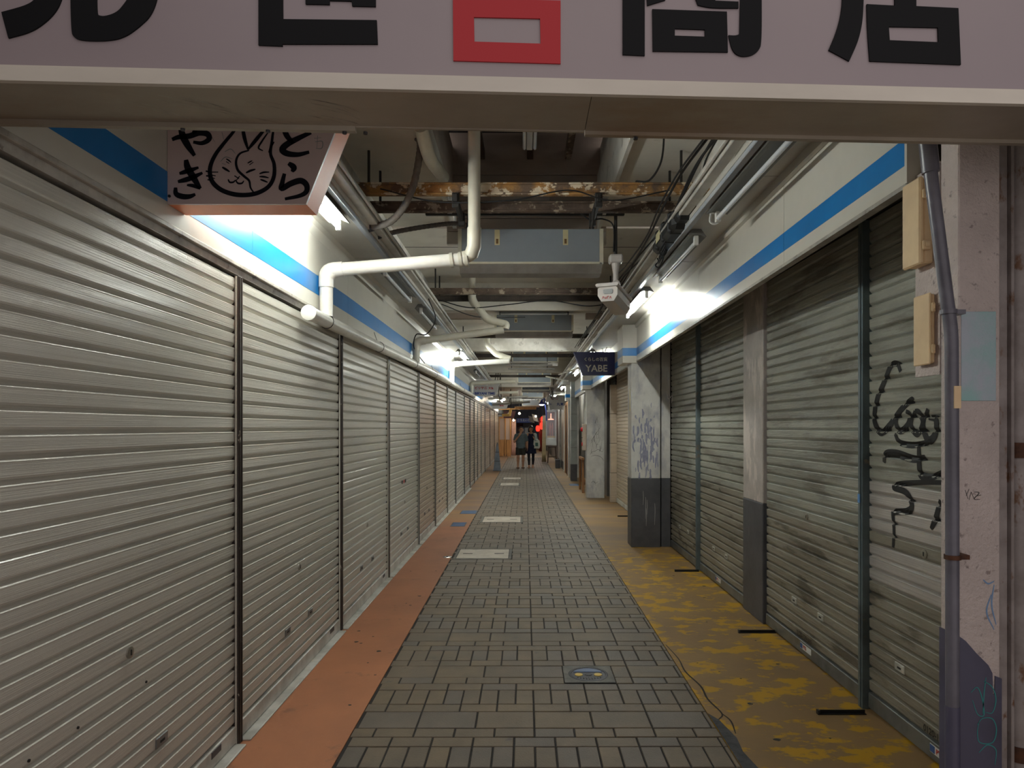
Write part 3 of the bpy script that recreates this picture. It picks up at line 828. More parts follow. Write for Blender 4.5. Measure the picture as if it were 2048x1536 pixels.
# ------------------------------------------------------------------ fluorescent fittings
def fixture(x, y0, y1, on, label):
    side = 1 if x > 0 else -1
    t = thing('fluorescent_light', label, 'ceiling light', (x, (y0 + y1) / 2, ZS), 'tube lights under the soffits')
    MB().prism([(x - .03, ZS - .001), (x + .03, ZS - .001), (x + .068, ZS - .052), (x + .064, ZS - .055), (x + .03, ZS - .042), (x - .03, ZS - .042), (x - .064, ZS - .055), (x - .068, ZS - .052)], y0 - .04, y1 + .04, 'Y').build('housing', 'housing', t)
    for e, s in ((y0, -1), (y1, 1)):
        MB().box(x - .016, x + .016, min(e, e + s * .03), max(e, e + s * .03), ZS - .108, ZS - .041, .003).build('socket', 'fixture', t)
    MB().tube([(x, y0, ZS - .085), (x, y1, ZS - .085)], .0145, 12).build('tube', 'tube_on' if on else 'tube_off', t, True)
fixture(-1.20, 3.16, 4.36, True, 'lit tube light peeking out behind the orange-edged cat sign')
fixture(-1.17, 5.70, 6.90, False, 'unlit tube light above the first drain pipe')
fixture(-1.16, 7.60, 8.80, False, 'unlit tube light before the second drain pipe')
fixture(-1.15, 11.95, 13.15, True, 'lit tube light by the third drain pipe')
fixture(-1.15, 16.0, 17.2, False, 'unlit tube light before the biryani sign')
fixture(1.19, 2.98, 4.18, False, 'unlit tube light above the graffiti shutter')
fixture(1.19, 4.75, 5.95, False, 'unlit tube light past the black cable closure')
fixture(1.19, 6.67, 7.87, True, 'lit tube light shining on the white fascia over the brownish shutters')
fixture(1.19, 12.0, 13.2, True, 'lit tube light hidden behind the navy sign')
fixture(1.24, 15.6, 16.8, True, 'lit tube light just past the navy sign')
fixture(1.24, 21.9, 23.1, True, 'lit tube light by the third square pillar')
fixture(-1.15, 20.0, 21.2, True, 'lit tube light beyond the biryani sign')
fixture(1.24, 27.6, 28.8, True, 'added lit tube light over the bar stool')  # made-up tube, added to brighten the walkers and the floor around them
fixture(-1.15, 33.0, 34.2, True, 'added lit tube light just before the wooden stall')  # extra tube, added to lighten the dark far end
fixture(1.24, 35.8, 37.0, True, 'added lit tube light over the red lanterns')  # also an added tube, lifts the light at the far stalls

# ------------------------------------------------------------------ ceiling
Z1, Z2 = 3.55, 3.40
ceil = bpy.data.objects.new('ceiling', None); COL.objects.link(ceil); ceil.location = (0, 6, Z1)
tag(ceil, 'stained grey market ceiling with an open ridge recess', kind='structure')
MB().box(-1.55, -.70, 1.95, 6.6, Z1, Z1 + .06).build('ceiling_slab', 'ceiling', ceil)
MB().box(.73, 2.06, 1.95, 6.6, Z1, Z1 + .06).build('ceiling_slab', 'ceiling', ceil)
MB().box(-1.55, 2.06, 6.66, 9.2, Z1, Z1 + .06).build('ceiling_slab', 'ceiling', ceil)
MB().box(-1.55, 2.06, 9.2, END, Z2, Z2 + .25).build('ceiling_slab', 'ceiling', ceil)
MB().box(-.76, -.70, 1.95, 6.6, Z1 + .06, 4.32).build('recess_side', 'ceiling_brown', ceil)
MB().box(.73, .79, 1.95, 6.6, Z1 + .06, 4.32).build('recess_side', 'ceiling_white', ceil)
MB().box(.70, .73, 1.95, 6.6, Z1 - .03, 4.05).build('recess_board', 'ceiling_white', ceil)
MB().box(-.70, -.66, 1.95, 6.6, Z1 - .02, 3.72).build('recess_board', 'ceiling_white', ceil)
# plank end wall of the recess
for k, (a, b, m) in enumerate([(3.38, 3.50, 'ceiling_panel'), (3.505, 3.63, 'ceiling_brown'), (3.635, 3.86, 'ceiling_brown'), (3.865, 4.05, 'ceiling_brown'), (4.055, 4.54, 'ceiling_brown')]):
    MB().box(-.76, .79, 6.60 + (k % 2) * .006, 6.66, a, b, .003).build('plank', m, ceil)
MB().box(-.33, .24, 6.585, 6.60, 3.66, 3.93, .003).build('cover_board', 'ceiling_panel', ceil)
for k in range(19):
    y = 2.0 + k * .235
    MB().add([(-.7, y, 4.30), (.73, y, 4.30), (.73, y + .20, 4.42), (-.7, y + .20, 4.42), (-.7, y, 4.32), (.73, y, 4.32), (.73, y + .20, 4.44), (-.7, y + .20, 4.44)],
             [(3, 2, 1, 0), (4, 5, 6, 7), (0, 1, 5, 4), (1, 2, 6, 5), (2, 3, 7, 6), (3, 0, 4, 7)]).build('louvre_slat', 'louvre', ceil)
for x in (-.42, .05, .42):
    MB().box(x - .03, x + .03, 1.95, 6.6, 4.2, 4.29, .004).build('rafter', 'wood_dark' if x != .42 else 'rust_beam', ceil)
MB().box(-.8, .83, 1.95, 6.7, 4.5, 4.54).build('roof_sheet', 'louvre', ceil)
MB().box(-.8, .83, 1.91, 1.95, 3.5, 4.54).build('recess_end', 'ceiling_brown', ceil)
# bulkheads between soffit edge and ceiling
for side in (-1, 1):
    MB().box(side * 1.30, side * 1.34, 1.95, 9.2, ZS + .03, Z1).build('bulkhead', 'ceiling_white', ceil)
    MB().box(side * 1.30, side * 1.34, 9.2, 40, ZS + .03, Z2).build('bulkhead', 'ceiling_white', ceil)
MB().box(-1.3, 1.3, 9.16, 9.22, 3.18, Z1, .004).build('downstand', 'ceiling', ceil)
MB().box(-1.3, 1.3, 13.3, 13.5, 3.10, Z2, .004).build('downstand', 'ceiling_white', ceil)
MB().box(-1.3, 1.3, 18.3, 18.5, 3.08, Z2, .004).build('downstand', 'ceiling', ceil)
MB().box(-1.3, 1.3, 24.3, 24.5, 3.05, Z2, .004).build('downstand', 'ceiling', ceil)
MB().box(-1.29, -.6, 9.5, 9.6, 3.12, 3.20, .004).build('timber_batten', 'ceiling_brown', ceil)
MB().box(.85, 1.29, 9.5, 9.6, 3.12, 3.20, .004).build('timber_batten', 'ceiling_brown', ceil)
for yy in (7.35, 8.05):
    MB().box(-1.3, 1.3, yy - .003, yy + .003, Z1 - .003, Z1 + .001).build('ceiling_joint', 'dark_beam', ceil)

def ibeam(y, z, mat, label, h=.075, wd=.05, m2=None):
    t = thing('steel_beam', label, 'beam', (0, y, z), 'rusty cross beams under the ceiling')
    MB().box(-1.30, 1.30, y - wd / 2, y + wd / 2, z, z + .014, .003).build('bottom_flange', m2 or mat, t)
    MB().box(-1.30, 1.30, y - .008, y + .008, z + .014, z + h - .014).build('web', mat, t)
    MB().box(-1.30, 1.30, y - wd / 2, y + wd / 2, z + h - .014, z + h, .003).build('top_flange', mat, t)
    for x in (-1.1, 1.1):
        MB().box(x - .008, x + .008, y - .008, y + .008, z + h, Z1 if y < 9.2 else Z2).build('hanger', 'rod', t)
ibeam(4.79, 3.235, 'rust_bright', 'peeling rusty cross beam with orange flakes nearest the lintel', .085)
ibeam(5.17, 3.235, 'rust_beam', 'brown rusty cross beam just behind the peeling one', .08)
ibeam(8.35, 3.235, 'rust_beam', 'rusty cross beam behind the first grey air unit')
ibeam(8.75, 3.225, 'dark_beam', 'dark cross beam carrying wires in front of the second air unit')
ibeam(12.1, 3.19, 'dark_beam', 'dark cross beam behind the second air unit')
ibeam(15.0, 3.15, 'dark_beam', 'dark cross beam before the third air unit')
ibeam(20.6, 3.12, 'dark_beam', 'dark cross beam before the fourth air unit')

# ------------------------------------------------------------------ sign board over the entrance
m_ = .0472; y0_ = 1.628
def bw(u, v, d=0.0):
    """board plane: u along X, v height, d towards the street"""
    return (u, y0_ + m_ * u - d, v)
def bpx(x, y):
    Yp = y0_ / (1 - m_ * (x - CX) / F)
    return ((x - CX) * Yp / F, H - (y - CY) * Yp / F)
def bslab(mb, u0, u1, d0, d1, z0, z1):
    mb.hexa([bw(u0, z0, d0), bw(u1, z0, d0), bw(u1, z0, d1), bw(u0, z0, d1), bw(u0, z1, d0), bw(u1, z1, d0), bw(u1, z1, d1), bw(u0, z1, d1)])
    return mb
board = thing('shop_sign_board', 'large white shop sign board with black and red characters over the passage', 'sign', (0, 1.65, 2.4))
LX0, LX1 = -1.45, 2.0
bslab(MB(), LX0, LX1, -.07, 0, 2.431, 3.0).build('panel', 'board_white', board)
bslab(MB(), LX0, LX1, -.003, .011, 2.397, 2.431).build('bottom_trim', 'alu_trim', board)
bslab(MB(), LX0, LX1, -.003, .003, 2.4315, 2.437).build('trim_lip', 'alu_trim', board)
bslab(MB(), LX0, LX1, -.003, .011, 3.0, 3.035).build('top_trim', 'alu_trim', board)
lint = thing('lintel_beam', 'stained steel lintel under the big white sign board', 'beam', (0, 1.75, 2.4))
bslab(MB(), LX0, .16, -.195, -.004, 2.399, 2.43).build('soffit_plate', 'lintel', lint)
bslab(MB(), .1615, LX1, -.195, -.004, 2.399, 2.43).build('soffit_plate', 'lintel', lint)
bslab(MB(), LX0, -.45, -.212, -.195, 2.386, 2.44).build('back_flange', 'lintel', lint)
bslab(MB(), -.449, .16, -.204, -.195, 2.396, 2.44).build('back_flange', 'lintel', lint)
bslab(MB(), .1615, LX1, -.212, -.195, 2.389, 2.44).build('back_flange', 'lintel', lint)
bslab(MB(), LX0, LX1, -.21, -.07, 2.44, 3.6).build('core', 'lintel', lint)  # raised unseen above the board to keep outside light from entering
mb = MB()
rs = random.Random(5)
for k in range(26):
    u = rs.uniform(-.98, -.5); d = rs.uniform(-.16, -.04)
    stroke(mb, [(u, d), (u + .03, d - .013), (u + .07, max(d - .035, -.19)), (u + .09, max(d - .06, -.192))], rs.uniform(.0012, .004), lambda a, b, c: bw(a, 2.3986, b), 0)
mb.build('scrape_marks', 'lintel_scrape', lint)
for u in (-.9, -.68, -.48, -.425, .3):
    MB().lathe(bw(u, 2.381, -.203), [(.006, 0), (.006, .006), (.002, .0062)], 8).build('bolt', 'iron', lint)

# characters, traced on the board (upper parts lie above the photo's edge)
def round_loop(lp, it=3):
    P = [np.array(q, float) for q in lp]; keep = None
    for _ in range(it):
        n = len(P); out = []; kk = []
        ang = []
        for i in range(n):
            a, b = P[i] - P[i - 1], P[(i + 1) % n] - P[i]
            c = (a @ b) / (np.linalg.norm(a) * np.linalg.norm(b) + 1e-9)
            ang.append(math.degrees(math.acos(max(-1, min(1, c)))))
        crn = [ang[i] > 52 for i in range(n)] if keep is None else keep
        for i in range(n):
            if crn[i]: out.append(P[i]); kk.append(True)
            else:
                out += [P[i] * .75 + P[i - 1] * .25, P[i] * .75 + P[(i + 1) % n] * .25]; kk += [False, False]
        P, keep = out, kk
    return P
def glyph(name, loops, mat):
    loops_part([[bpx(*p) for p in round_loop(lp)] for lp in loops], lambda u, v, d: bw(u, v, d), mat, board, name, .004)
glyph('character', [[(5, 26), (19, 78), (65, 66), (100, 41), (121, 14), (130, -20), (134, -60), (82, -60), (80, -25), (74, 0), (54, 13)],
                    [(142, -60), (144, 65), (150, 77), (165, 83), (215, 84), (250, 77), (282, 54), (306, 30), (319, -12), (322, -60), (272, -60), (264, -12), (250, 10), (235, 27), (210, 35), (198, 32), (195, 25), (195, -60)],
                    [(40, -66), (330, -66), (330, -150), (40, -150)]], 'board_black')
glyph('character', [[(518, -90), (518, 92), (566, 94), (566, 90), (756, 90), (754, 42), (567, 40), (566, -90)],
                    [(612, -90), (612, 10), (660, 11), (660, 3), (704, 4), (705, 14), (752, 15), (752, -90), (705, -90), (705, -34), (660, -36), (660, -90)],
                    [(470, -95), (470, -135), (800, -130), (800, -90)]], 'board_black')
glyph('character', [[(906, -2), (907, 123), (1121, 129), (1121, 3)], [(948, 36), (949, 85), (1081, 89), (1080, 39)],
                    [(870, -60), (870, -20), (1160, -15), (1160, -55)], [(990, -62), (1040, -62), (1040, -86), (990, -88)], [(990, -131), (1040, -129), (1040, -170), (990, -170)], [(860, -90), (860, -130), (1170, -125), (1170, -85)]], 'board_red')
glyph('character', [[(1245, -60), (1245, 111), (1289, 113), (1289, -20), (1480, -20), (1478, 70), (1470, 73), (1456, 72), (1463, 103), (1478, 115), (1500, 114), (1516, 104), (1523, 88), (1522, -60)],
                    [(1304, 20), (1305, 104), (1455, 106), (1453, 25)], [(1349, 59), (1349, 73), (1409, 75), (1409, 61)],
                    [(1294, 13), (1330, 2), (1335, -16), (1292, -16)], [(1385, -15), (1395, 12), (1420, 18), (1476, 18), (1476, 5), (1430, 3), (1425, -15)],
                    [(1230, -70), (1540, -65), (1540, -105), (1230, -110)]], 'board_black')
glyph('character', [[(1684, -80), (1684, 0), (1680, 35), (1670, 70), (1656, 102), (1697, 124), (1715, 85), (1724, 45), (1726, 0), (1728, -80)],
                    [(1732, 10), (1733, 60), (1738, 124), (1920, 131), (1915, 18), (1831, 14), (1831, -60), (1787, -60), (1788, 13)], [(1776, 55), (1778, 82), (1875, 86), (1874, 57)],
                    [(1840, -20), (1920, -17), (1920, -50), (1840, -53)], [(1665, -90), (1940, -85), (1940, -125), (1665, -130)]], 'board_black')

# ------------------------------------------------------------------ near column on the street side
col = thing('entrance_column', 'pinkish plastered column with a dark painted foot under the sign board', 'column', (1.47, 2.25, 0))
CYF = 2.20
MB().box(1.403, 1.538, CYF, 2.296, .72, 2.97, .004).build('shaft', 'plaster', col)
# dark foot with a dripping edge
edge = [(1.401, .927), (1.424, .91), (1.458, .871), (1.497, .832), (1.510, .806), (1.512, .737), (1.517, .737), (1.519, .797), (1.540, .789)]
MB().prism([(1.401, 0)] + edge + [(1.540, 0)], CYF - .004, 2.30, 'Y').build('painted_foot', 'paint_purple', col)
MB().box(1.410, 1.523, CYF - .0025, CYF + .0005, 1.686, 1.975, .0015).build('teal_patch', 'plaster_teal', col)
MB().box(1.5385, 1.581, CYF + .026, 2.296, 0, 2.97, .003).build('steel_angle', 'steel_rust', col)
MB().box(1.5815, 1.592, CYF + .01, 2.296, 0, 2.97, .002).build('angle_lip', 'steel_rust', col)
cwF = lambda u, v, d: (u, CYF - .004 - d, v)
def cpx(x, y): return ((x - CX) * 2.195 / F, H - (y - CY) * 2.195 / F)
mb = MB()
for s in ([(1942, 1385), (1955, 1375), (1965, 1400), (1968, 1430), (1955, 1428), (1945, 1400)], [(1968, 1362), (1985, 1375), (1992, 1400), (1985, 1425), (1972, 1425)], [(1972, 1355), (1968, 1390), (1966, 1428)],
          [(1955, 1450), (1965, 1437), (1985, 1438), (1993, 1460), (1985, 1485), (1960, 1485), (1955, 1465), (1958, 1445)], [(1958, 1505), (1975, 1490), (1992, 1500), (1990, 1530)]):
    stroke(mb, [cpx(*p) for p in s], .0035, cwF, .001)
mb.build('chalk_drawing', 'chalk_teal', col)
cwS = lambda u, v, d: (u, CYF - d, v)
mb = MB()
for s in ([(1932, 980), (1938, 998)], [(1940, 978), (1934, 992)], [(1944, 984), (1940, 1000)], [(1944, 984), (1950, 998)], [(1950, 984), (1960, 986), (1950, 998), (1962, 999)], [(1956, 992), (1964, 990)]):
    stroke(mb, [cpx(*p) for p in s], .0025, cwS, .001)
mb.build('pen_tag', 'spray', col)
mb = MB()
for s in ([(1968, 1160), (1978, 1168), (1990, 1163)], [(1990, 1170), (1985, 1210), (1994, 1250)], [(1984, 1190), (1975, 1225), (1990, 1260)]):
    stroke(mb, [cpx(*p) for p in s], .005, cwS, .001)
mb.build('chalk_marks', 'chalk_blue', col)
t = thing('standing_pipe', 'dark rusty pipe standing at the edge behind the entrance column', 'pipe', (1.64, 2.26, 0))
MB().tube([(1.64, 2.26, 0), (1.64, 2.26, 2.97)], .036, 14).build('pipe_body', 'steel_rust', t, True)
for z in (.5, 1.5): MB().tube([(1.64, 2.26, z), (1.64, 2.26, z + .05)], .041, 14).build('coupling', 'rusty_clamp', t, True)

tag(MB().box(1.69, 2.6, 2.36, 2.7, 0, 2.97).build('wall_front', 'side_wall'), 'brownish street-side wall beside the entrance column', kind='structure')
CQ = 2.15
t = thing('cable_conduit', 'grey plastic conduit bending down beside the entrance column', 'conduit', (1.35, CQ, 0))
top = px(1853, 262, CQ)
path = fillet([top, px(1862, 352, CQ), px(1894, 600, CQ), px(1903, 665, CQ), px(1904.5, 1000, CQ), (px(1905, 1000, CQ)[0], CQ, .001)], .10)
MB().tube(path, .0198, 14).build('pipe_body', 'conduit', t, True)
MB().tube([top, px(1862, 345, CQ)], .026, 14).build('sleeve', 'conduit', t, True)
cxp = px(1905, 1000, CQ)[0]
MB().tube([(cxp, CQ, .72), (cxp, CQ, .0012)], .0212, 14).build('painted_foot', 'paint_purple', t, True)
for yy, m in ((624, 'conduit'), (1114, 'rusty_clamp')):
    q = px(1897 if yy < 700 else 1905, yy, CQ)
    c = MB().tube([(q[0], q[1], q[2] - .007), (q[0], q[1], q[2] + .007)], .0245, 14).build('clamp', m, t, True)
    MB().box(q[0] + .015, q[0] + .05, CQ - .008, CYF + .003, q[2] - .007, q[2] + .007).build('clamp_ear', m, c)
MB().box(cxp - .008, cxp + .013, CQ - .0225, CQ - .0185, 1.66, 1.73).build('tape_label', 'box_cream', t)

def cream_box(label, x0, x1, y0, y1, z0, z1):
    t = thing('cable_box', label, 'junction box', ((x0 + x1) / 2, (y0 + y1) / 2, z0), 'cream boxes on the entrance column')
    w = x1 - x0
    MB().box(x0 + w * .33, x1, y0, y1, z0, z1, .005).build('back_box', 'box_cream', t)
    MB().box(x0, x0 + w * .32, y0 - .004, y1 + .004, z0 - .004, z1 + .004, .005).build('lid', 'box_cream', t)
    for f in (.2, .8):
        z = z0 + (z1 - z0) * f
        h = MB().box(x0 + w * .15, x0 + w * .7, y0 - .014, y0 - .004, z - .016, z + .016, .003).build('latch', 'box_cream', t)
        MB().box(x0 + w * .28, x0 + w * .56, y0 - .018, y0 - .014, z - .008, z + .008, .002).build('latch_tab', 'box_cream', h)
cream_box('upper cream plastic cable box with two latches behind the bent conduit', 1.349, 1.4005, 2.33, 2.43, 2.165, 2.457)
cream_box('lower narrow cream cable box with two latches on the entrance column', 1.378, 1.4005, 2.32, 2.41, 1.82, 2.057)
MB().box(1.4008, 1.41, 2.297, 2.44, 1.78, 2.5).build('mounting_strip', 'plaster', col)

# ------------------------------------------------------------------ pillars
def pillar(x0, x1, y0, y1, label, top=2.97, foot=.92, sign=False):
    t = thing('square_pillar', label, 'pillar', ((x0 + x1) / 2, (y0 + y1) / 2, 0))
    MB().box(x0, x1, y0, y1, foot, top, .006).build('shaft', 'pillar_white', t)
    if foot > .01: MB().box(x0 - .002, x1 + .002, y0 - .002, y1 + .002, 0, foot, .006).build('painted_foot', 'pillar_grey', t)
    if sign: MB().box(x0 - .006, x0 - .001, y0 + .08, y0 + .14, 1.82, 2.12).build('strip_notice', 'label_cream', t)
    return t
PB = pillar(1.42, 1.808, 9.08, 9.40, 'big square pillar with blue ink smears and a dark grey foot', sign=True)
t = thing('slim_pilaster', 'slim grey-footed pilaster squeezed behind the blue-smeared pillar', 'pilaster', (1.87, 9.2, 0))
MB().box(1.83, 1.95, 9.12, 9.4, .92, 2.97, .004).build('shaft', 'pillar_white', t)
MB().box(1.828, 1.952, 9.118, 9.4, 0, .92, .004).build('painted_foot', 'pillar_grey', t)
pillar(1.40, 1.80, 15.4, 15.75, 'second square white pillar with black scribbles and the alarm box', foot=0)
pillar(1.38, 1.72, 21.7, 22.0, 'third square pillar far along the grey side', foot=0)
t = thing('wall_pilaster', 'flat whitewashed pilaster with grey foot between the worn shutters', 'pilaster', (1.98, 5.78, 0))
MB().box(1.935, 2.05, 5.535, 6.03, .98, 2.97, .006).build('shaft', 'pilaster_white', t)
MB().box(1.933, 2.05, 5.533, 6.032, 0, .98, .006).build('painted_foot', 'pillar_grey', t)
mb = MB()
for s in ([(1.47, .98), (1.52, 1.05), (1.58, 1.06), (1.66, 1.1), (1.75, 1.05), (1.78, 1.12)], [(1.5, .95), (1.6, .97), (1.72, .93), (1.78, .85)], [(1.5, .35), (1.55, .38), (1.6, .34), (1.66, .38)], [(1.58, .38), (1.6, .28)], [(1.62, 1.2), (1.56, 1.35), (1.62, 1.5)], [(1.5, 1.3), (1.58, 1.42), (1.7, 1.6)]):
    stroke(mb, s, .007, lambda u, v, d: (u, 15.4 - d, v), .002)
rk = random.Random(9)
for k in range(16):
    u, v = rk.uniform(1.46, 1.72), rk.uniform(1.0, 1.75)
    stroke(mb, [(u, v), (u + rk.uniform(-.02, .05), v + rk.uniform(.03, .1)), (u + rk.uniform(.0, .07), v + rk.uniform(.1, .2))], .005, lambda u, v, d: (u, 15.4 - d, v), .002)
par = [o for o in COL.objects if o.get('label', '').startswith('second square white')][0]
mb.build('scribble', 'spray', par)

rk = random.Random(41)
mb = MB(); md = MB()
wp = lambda u, v, d: (u, 9.08 - d, v)
for k in range(90):
    u, v = rk.gauss(1.60, .075), rk.gauss(1.40, .2)
    u = min(1.77, max(1.45, u)); v = min(1.95, max(1.0, v)); l = rk.uniform(.03, .16)
    stroke(mb, [(u, v), (u + rk.uniform(-.01, .01), v - l * .5), (u + rk.uniform(-.014, .014), max(.93, v - l))], rk.uniform(.008, .028), wp, .0012 + .0004 * rk.random())
mb.build('ink_smears', 'ink_smear', PB)
for k in range(5):
    u, v = rk.uniform(1.5, 1.78), rk.uniform(.4, .8)
    stroke(md, [(u, v), (u + .003, v - .1), (u - .002, v - rk.uniform(.15, .35))], .004, wp, .0035)
md.build('paint_drips', 'chalk_white', PB)

# ------------------------------------------------------------------ projecting signs
def wedge_sign(label, xw, y, zb, zt, wb, wt, side, face, edge, depth=.145, name='projecting_sign'):
    """a box sign on the fascia at xw whose free edge leans outward; side = +1: grows towards +X"""
    t = thing(name, label, 'sign', (xw, y, zb))
    e = .012
    q = [(xw, zb), (xw + side * wb, zb), (xw + side * wt, zt), (xw, zt)]
    if side < 0: q = q[::-1]
    MB().prism(q, y + e, y + depth, 'Y').build('case', edge, t)
    MB().prism(q, y, y + e, 'Y').build('face', face, t)
    return t
s1 = wedge_sign('pale pink box sign with brush lettering, a cat face and orange edges', FL + .002, 2.735, 2.499, 2.955, .557, .740, 1, 'sign_pink', 'sign_orange')
def s1px(x, y):
    return ((x / 2.793 - CX) * 2.735 / F, H - (250 + y / 2.793 - CY) * 2.735 / F)
s1w = lambda u, v, d: (u, 2.735 - d, v)
K = 2.735 / F / 2.793
def inkset(strokes, name, wid=20):
    mb = MB()
    for s in strokes:
        pts, wd = (s if isinstance(s, tuple) else (s, wid))
        stroke(mb, [s1px(*p) for p in pts], wd * 1.3 * K, s1w, .0015)
    return mb.build(name, 'ink', s1)
inkset([([(962, 82), (1000, 68), (1060, 62), (1115, 44), (1160, 52), (1168, 80), (1130, 102), (1080, 96)], 26), ([(1005, -10), (1022, 60), (1050, 115), (1088, 172)], 30), ([(1105, -5), (1092, 30), (1076, 50)], 20)], 'brush_character')
inkset([([(1003, 272), (1050, 258), (1110, 238)], 20), ([(995, 318), (1060, 300), (1132, 268)], 22), ([(1040, 195), (1050, 240), (1085, 300), (1120, 356)], 30), ([(1120, 356), (1080, 340), (1045, 336)], 16), ([(982, 350), (985, 385), (1020, 400), (1060, 400), (1092, 388)], 24)], 'brush_character')
inkset([([(1580, -10), (1600, 55), (1640, 105)], 24), ([(1738, 42), (1665, 76), (1605, 108), (1578, 138), (1605, 160), (1665, 166), (1728, 152)], 28)], 'brush_character')
inkset([([(1612, 214), (1642, 238), (1632, 262)], 26), ([(1590, 272), (1578, 320), (1574, 356), (1625, 328), (1680, 312), (1712, 335), (1712, 372), (1675, 396), (1592, 414)], 26)], 'brush_character')
inkset([([(1330, 0), (1300, 45), (1250, 105), (1205, 165), (1178, 225), (1174, 275), (1190, 322), (1235, 362), (1300, 386), (1370, 392), (1440, 380), (1500, 345), (1530, 290), (1532, 220), (1512, 160), (1520, 90), (1530, 10)], 20),
        ([(1352, -10), (1366, 70), (1386, 138)], 16), ([(1490, 10), (1430, 85), (1386, 138)], 16), ([(1392, 142), (1342, 160), (1320, 200), (1328, 250), (1362, 285), (1392, 312), (1400, 350), (1418, 378)], 11),
        ([(1500, 40), (1465, 90), (1445, 128), (1470, 145)], 8), ([(1532, 95), (1515, 120), (1502, 155)], 9)], 'cat_outline')
inkset([([(1242, 236), (1262, 248), (1284, 262)], 10), ([(1375, 268), (1400, 256), (1428, 248)], 10), ([(1264, 190), (1278, 198), (1292, 210)], 6), ([(1264, 205), (1282, 216)], 6), ([(1384, 214), (1398, 206), (1410, 200)], 6), ([(1394, 224), (1416, 208)], 6),
        ([(1310, 284), (1336, 300)], 8), ([(1340, 286), (1318, 314)], 7), ([(1275, 304), (1284, 320), (1304, 320), (1316, 308)], 8), ([(1316, 308), (1330, 326), (1352, 326), (1363, 312)], 8),
        ([(1450, 273), (1475, 265), (1505, 264)], 8), ([(1450, 289), (1475, 290), (1502, 296)], 8), ([(1455, 305), (1475, 312), (1496, 321)], 8), ([(1184, 264), (1220, 264)], 8), ([(1184, 280), (1206, 285)], 8), ([(1186, 296), (1202, 300)], 7),
        ([(1150, 258), (1176, 264)], 12), ([(1152, 284), (1178, 288)], 12), ([(1160, 306), (1182, 310)], 10)], 'cat_face')
mb = MB()
for s in ([(1255, 150), (1290, 135), (1315, 160)], [(1232, 205), (1260, 180), (1300, 190)], [(1240, 215), (1262, 222)], [(1755, 75), (1795, 72)], [(1775, 60), (1770, 130)], [(1760, 95), (1800, 92), (1798, 130), (1765, 132)], [(1180, 60), (1200, 95)], [(1240, 40), (1250, 80)]):
    stroke(mb, [s1px(*p) for p in s], 5 * K, s1w, .001)
mb.build('faded_lettering', 'faded_teal', s1)
MB().lathe((s1px(947, 398)[0], 2.735, s1px(947, 398)[1]), [(.006, 0), (.006, -.003), (.001, -.004)], 8, 'Y').build('screw', 'dark', s1)

def sign_text(t, body, size, xc, y, z, mat, thick=.0, squash=1.0, name='lettering'):
    text_part(body, size, lambda u, v, d: (xc + u, y - d, z + v), mat, t, name, 'CENTER', thick, .0015, squash)
s2 = wedge_sign('navy blue box sign reading YABE in white letters', 1.50, 11.27, 2.47, 2.85, .54, .69, -1, 'navy', 'navy')
sign_text(s2, 'YABE', .155, 1.185, 11.27, 2.575, 'sign_letter', .003)
sign_text(s2, 'くらしの百貨', .066, 1.17, 11.27, 2.725, 'sign_letter', .0012)
mb = MB()
mb.tube([(1.30, 11.3, 2.85), (1.28, 11.3, 2.92), (1.36, 11.3, 2.94), (1.33, 11.3, 2.86)], .006, 6); mb.build('wire_tie', 'rod', s2, True)
s3 = wedge_sign('white box sign reading BIRYANI TIME in blue letters', FL + .002, 19.1, 2.485, 2.93, .62, .74, 1, 'sign_white', 'sign_white')
sign_text(s3, 'BIRYANI TIME', .092, -1.13, 19.1, 2.555, 'text_blue', .004)
sign_text(s3, 'ビリヤニ', .09, -1.24, 19.1, 2.705, 'text_red', .003)
sign_text(s3, '大宮', .072, -.955, 19.1, 2.70, 'text_red', .003)
s4 = wedge_sign('white box sign with small red and blue characters beside the lit show window', 1.50, 26.5, 2.3, 2.80, .52, .66, -1, 'sign_white', 'sign_white')
sign_text(s4, 'えハコ', .10, 1.14, 26.5, 2.72, 'text_red', .002)
sign_text(s4, '丸', .13, 1.30, 26.5, 2.50, 'text_blue', .004)
sign_text(s4, '家', .12, 1.44, 26.5, 2.50, 'text_blue', .004)
sign_text(s4, '大', .08, 1.0, 26.5, 2.50, 'text_blue', .002)
s5 = wedge_sign('white box sign with faint red lettering over the wooden stall', FL + .002, 30.0, 2.42, 2.72, .62, .72, 1, 'sign_white', 'sign_white')
sign_text(s5, '食事処', .10, -1.08, 30.0, 2.57, 'text_red', .003)
s6 = wedge_sign('maroon box sign with a pale round emblem', -1.15, 36.5, 2.10, 2.48, .55, .66, 1, 'maroon', 'maroon')
MB().lathe((-.84, 36.5, 2.31), [(.11, 0), (.11, -.006), (.002, -.006)], 20, 'Y').build('round_emblem', 'sign_white', s6)
MB().box(-1.455, -1.14, 36.52, 36.56, 2.3, 2.34).build('bracket', 'rod', s6)

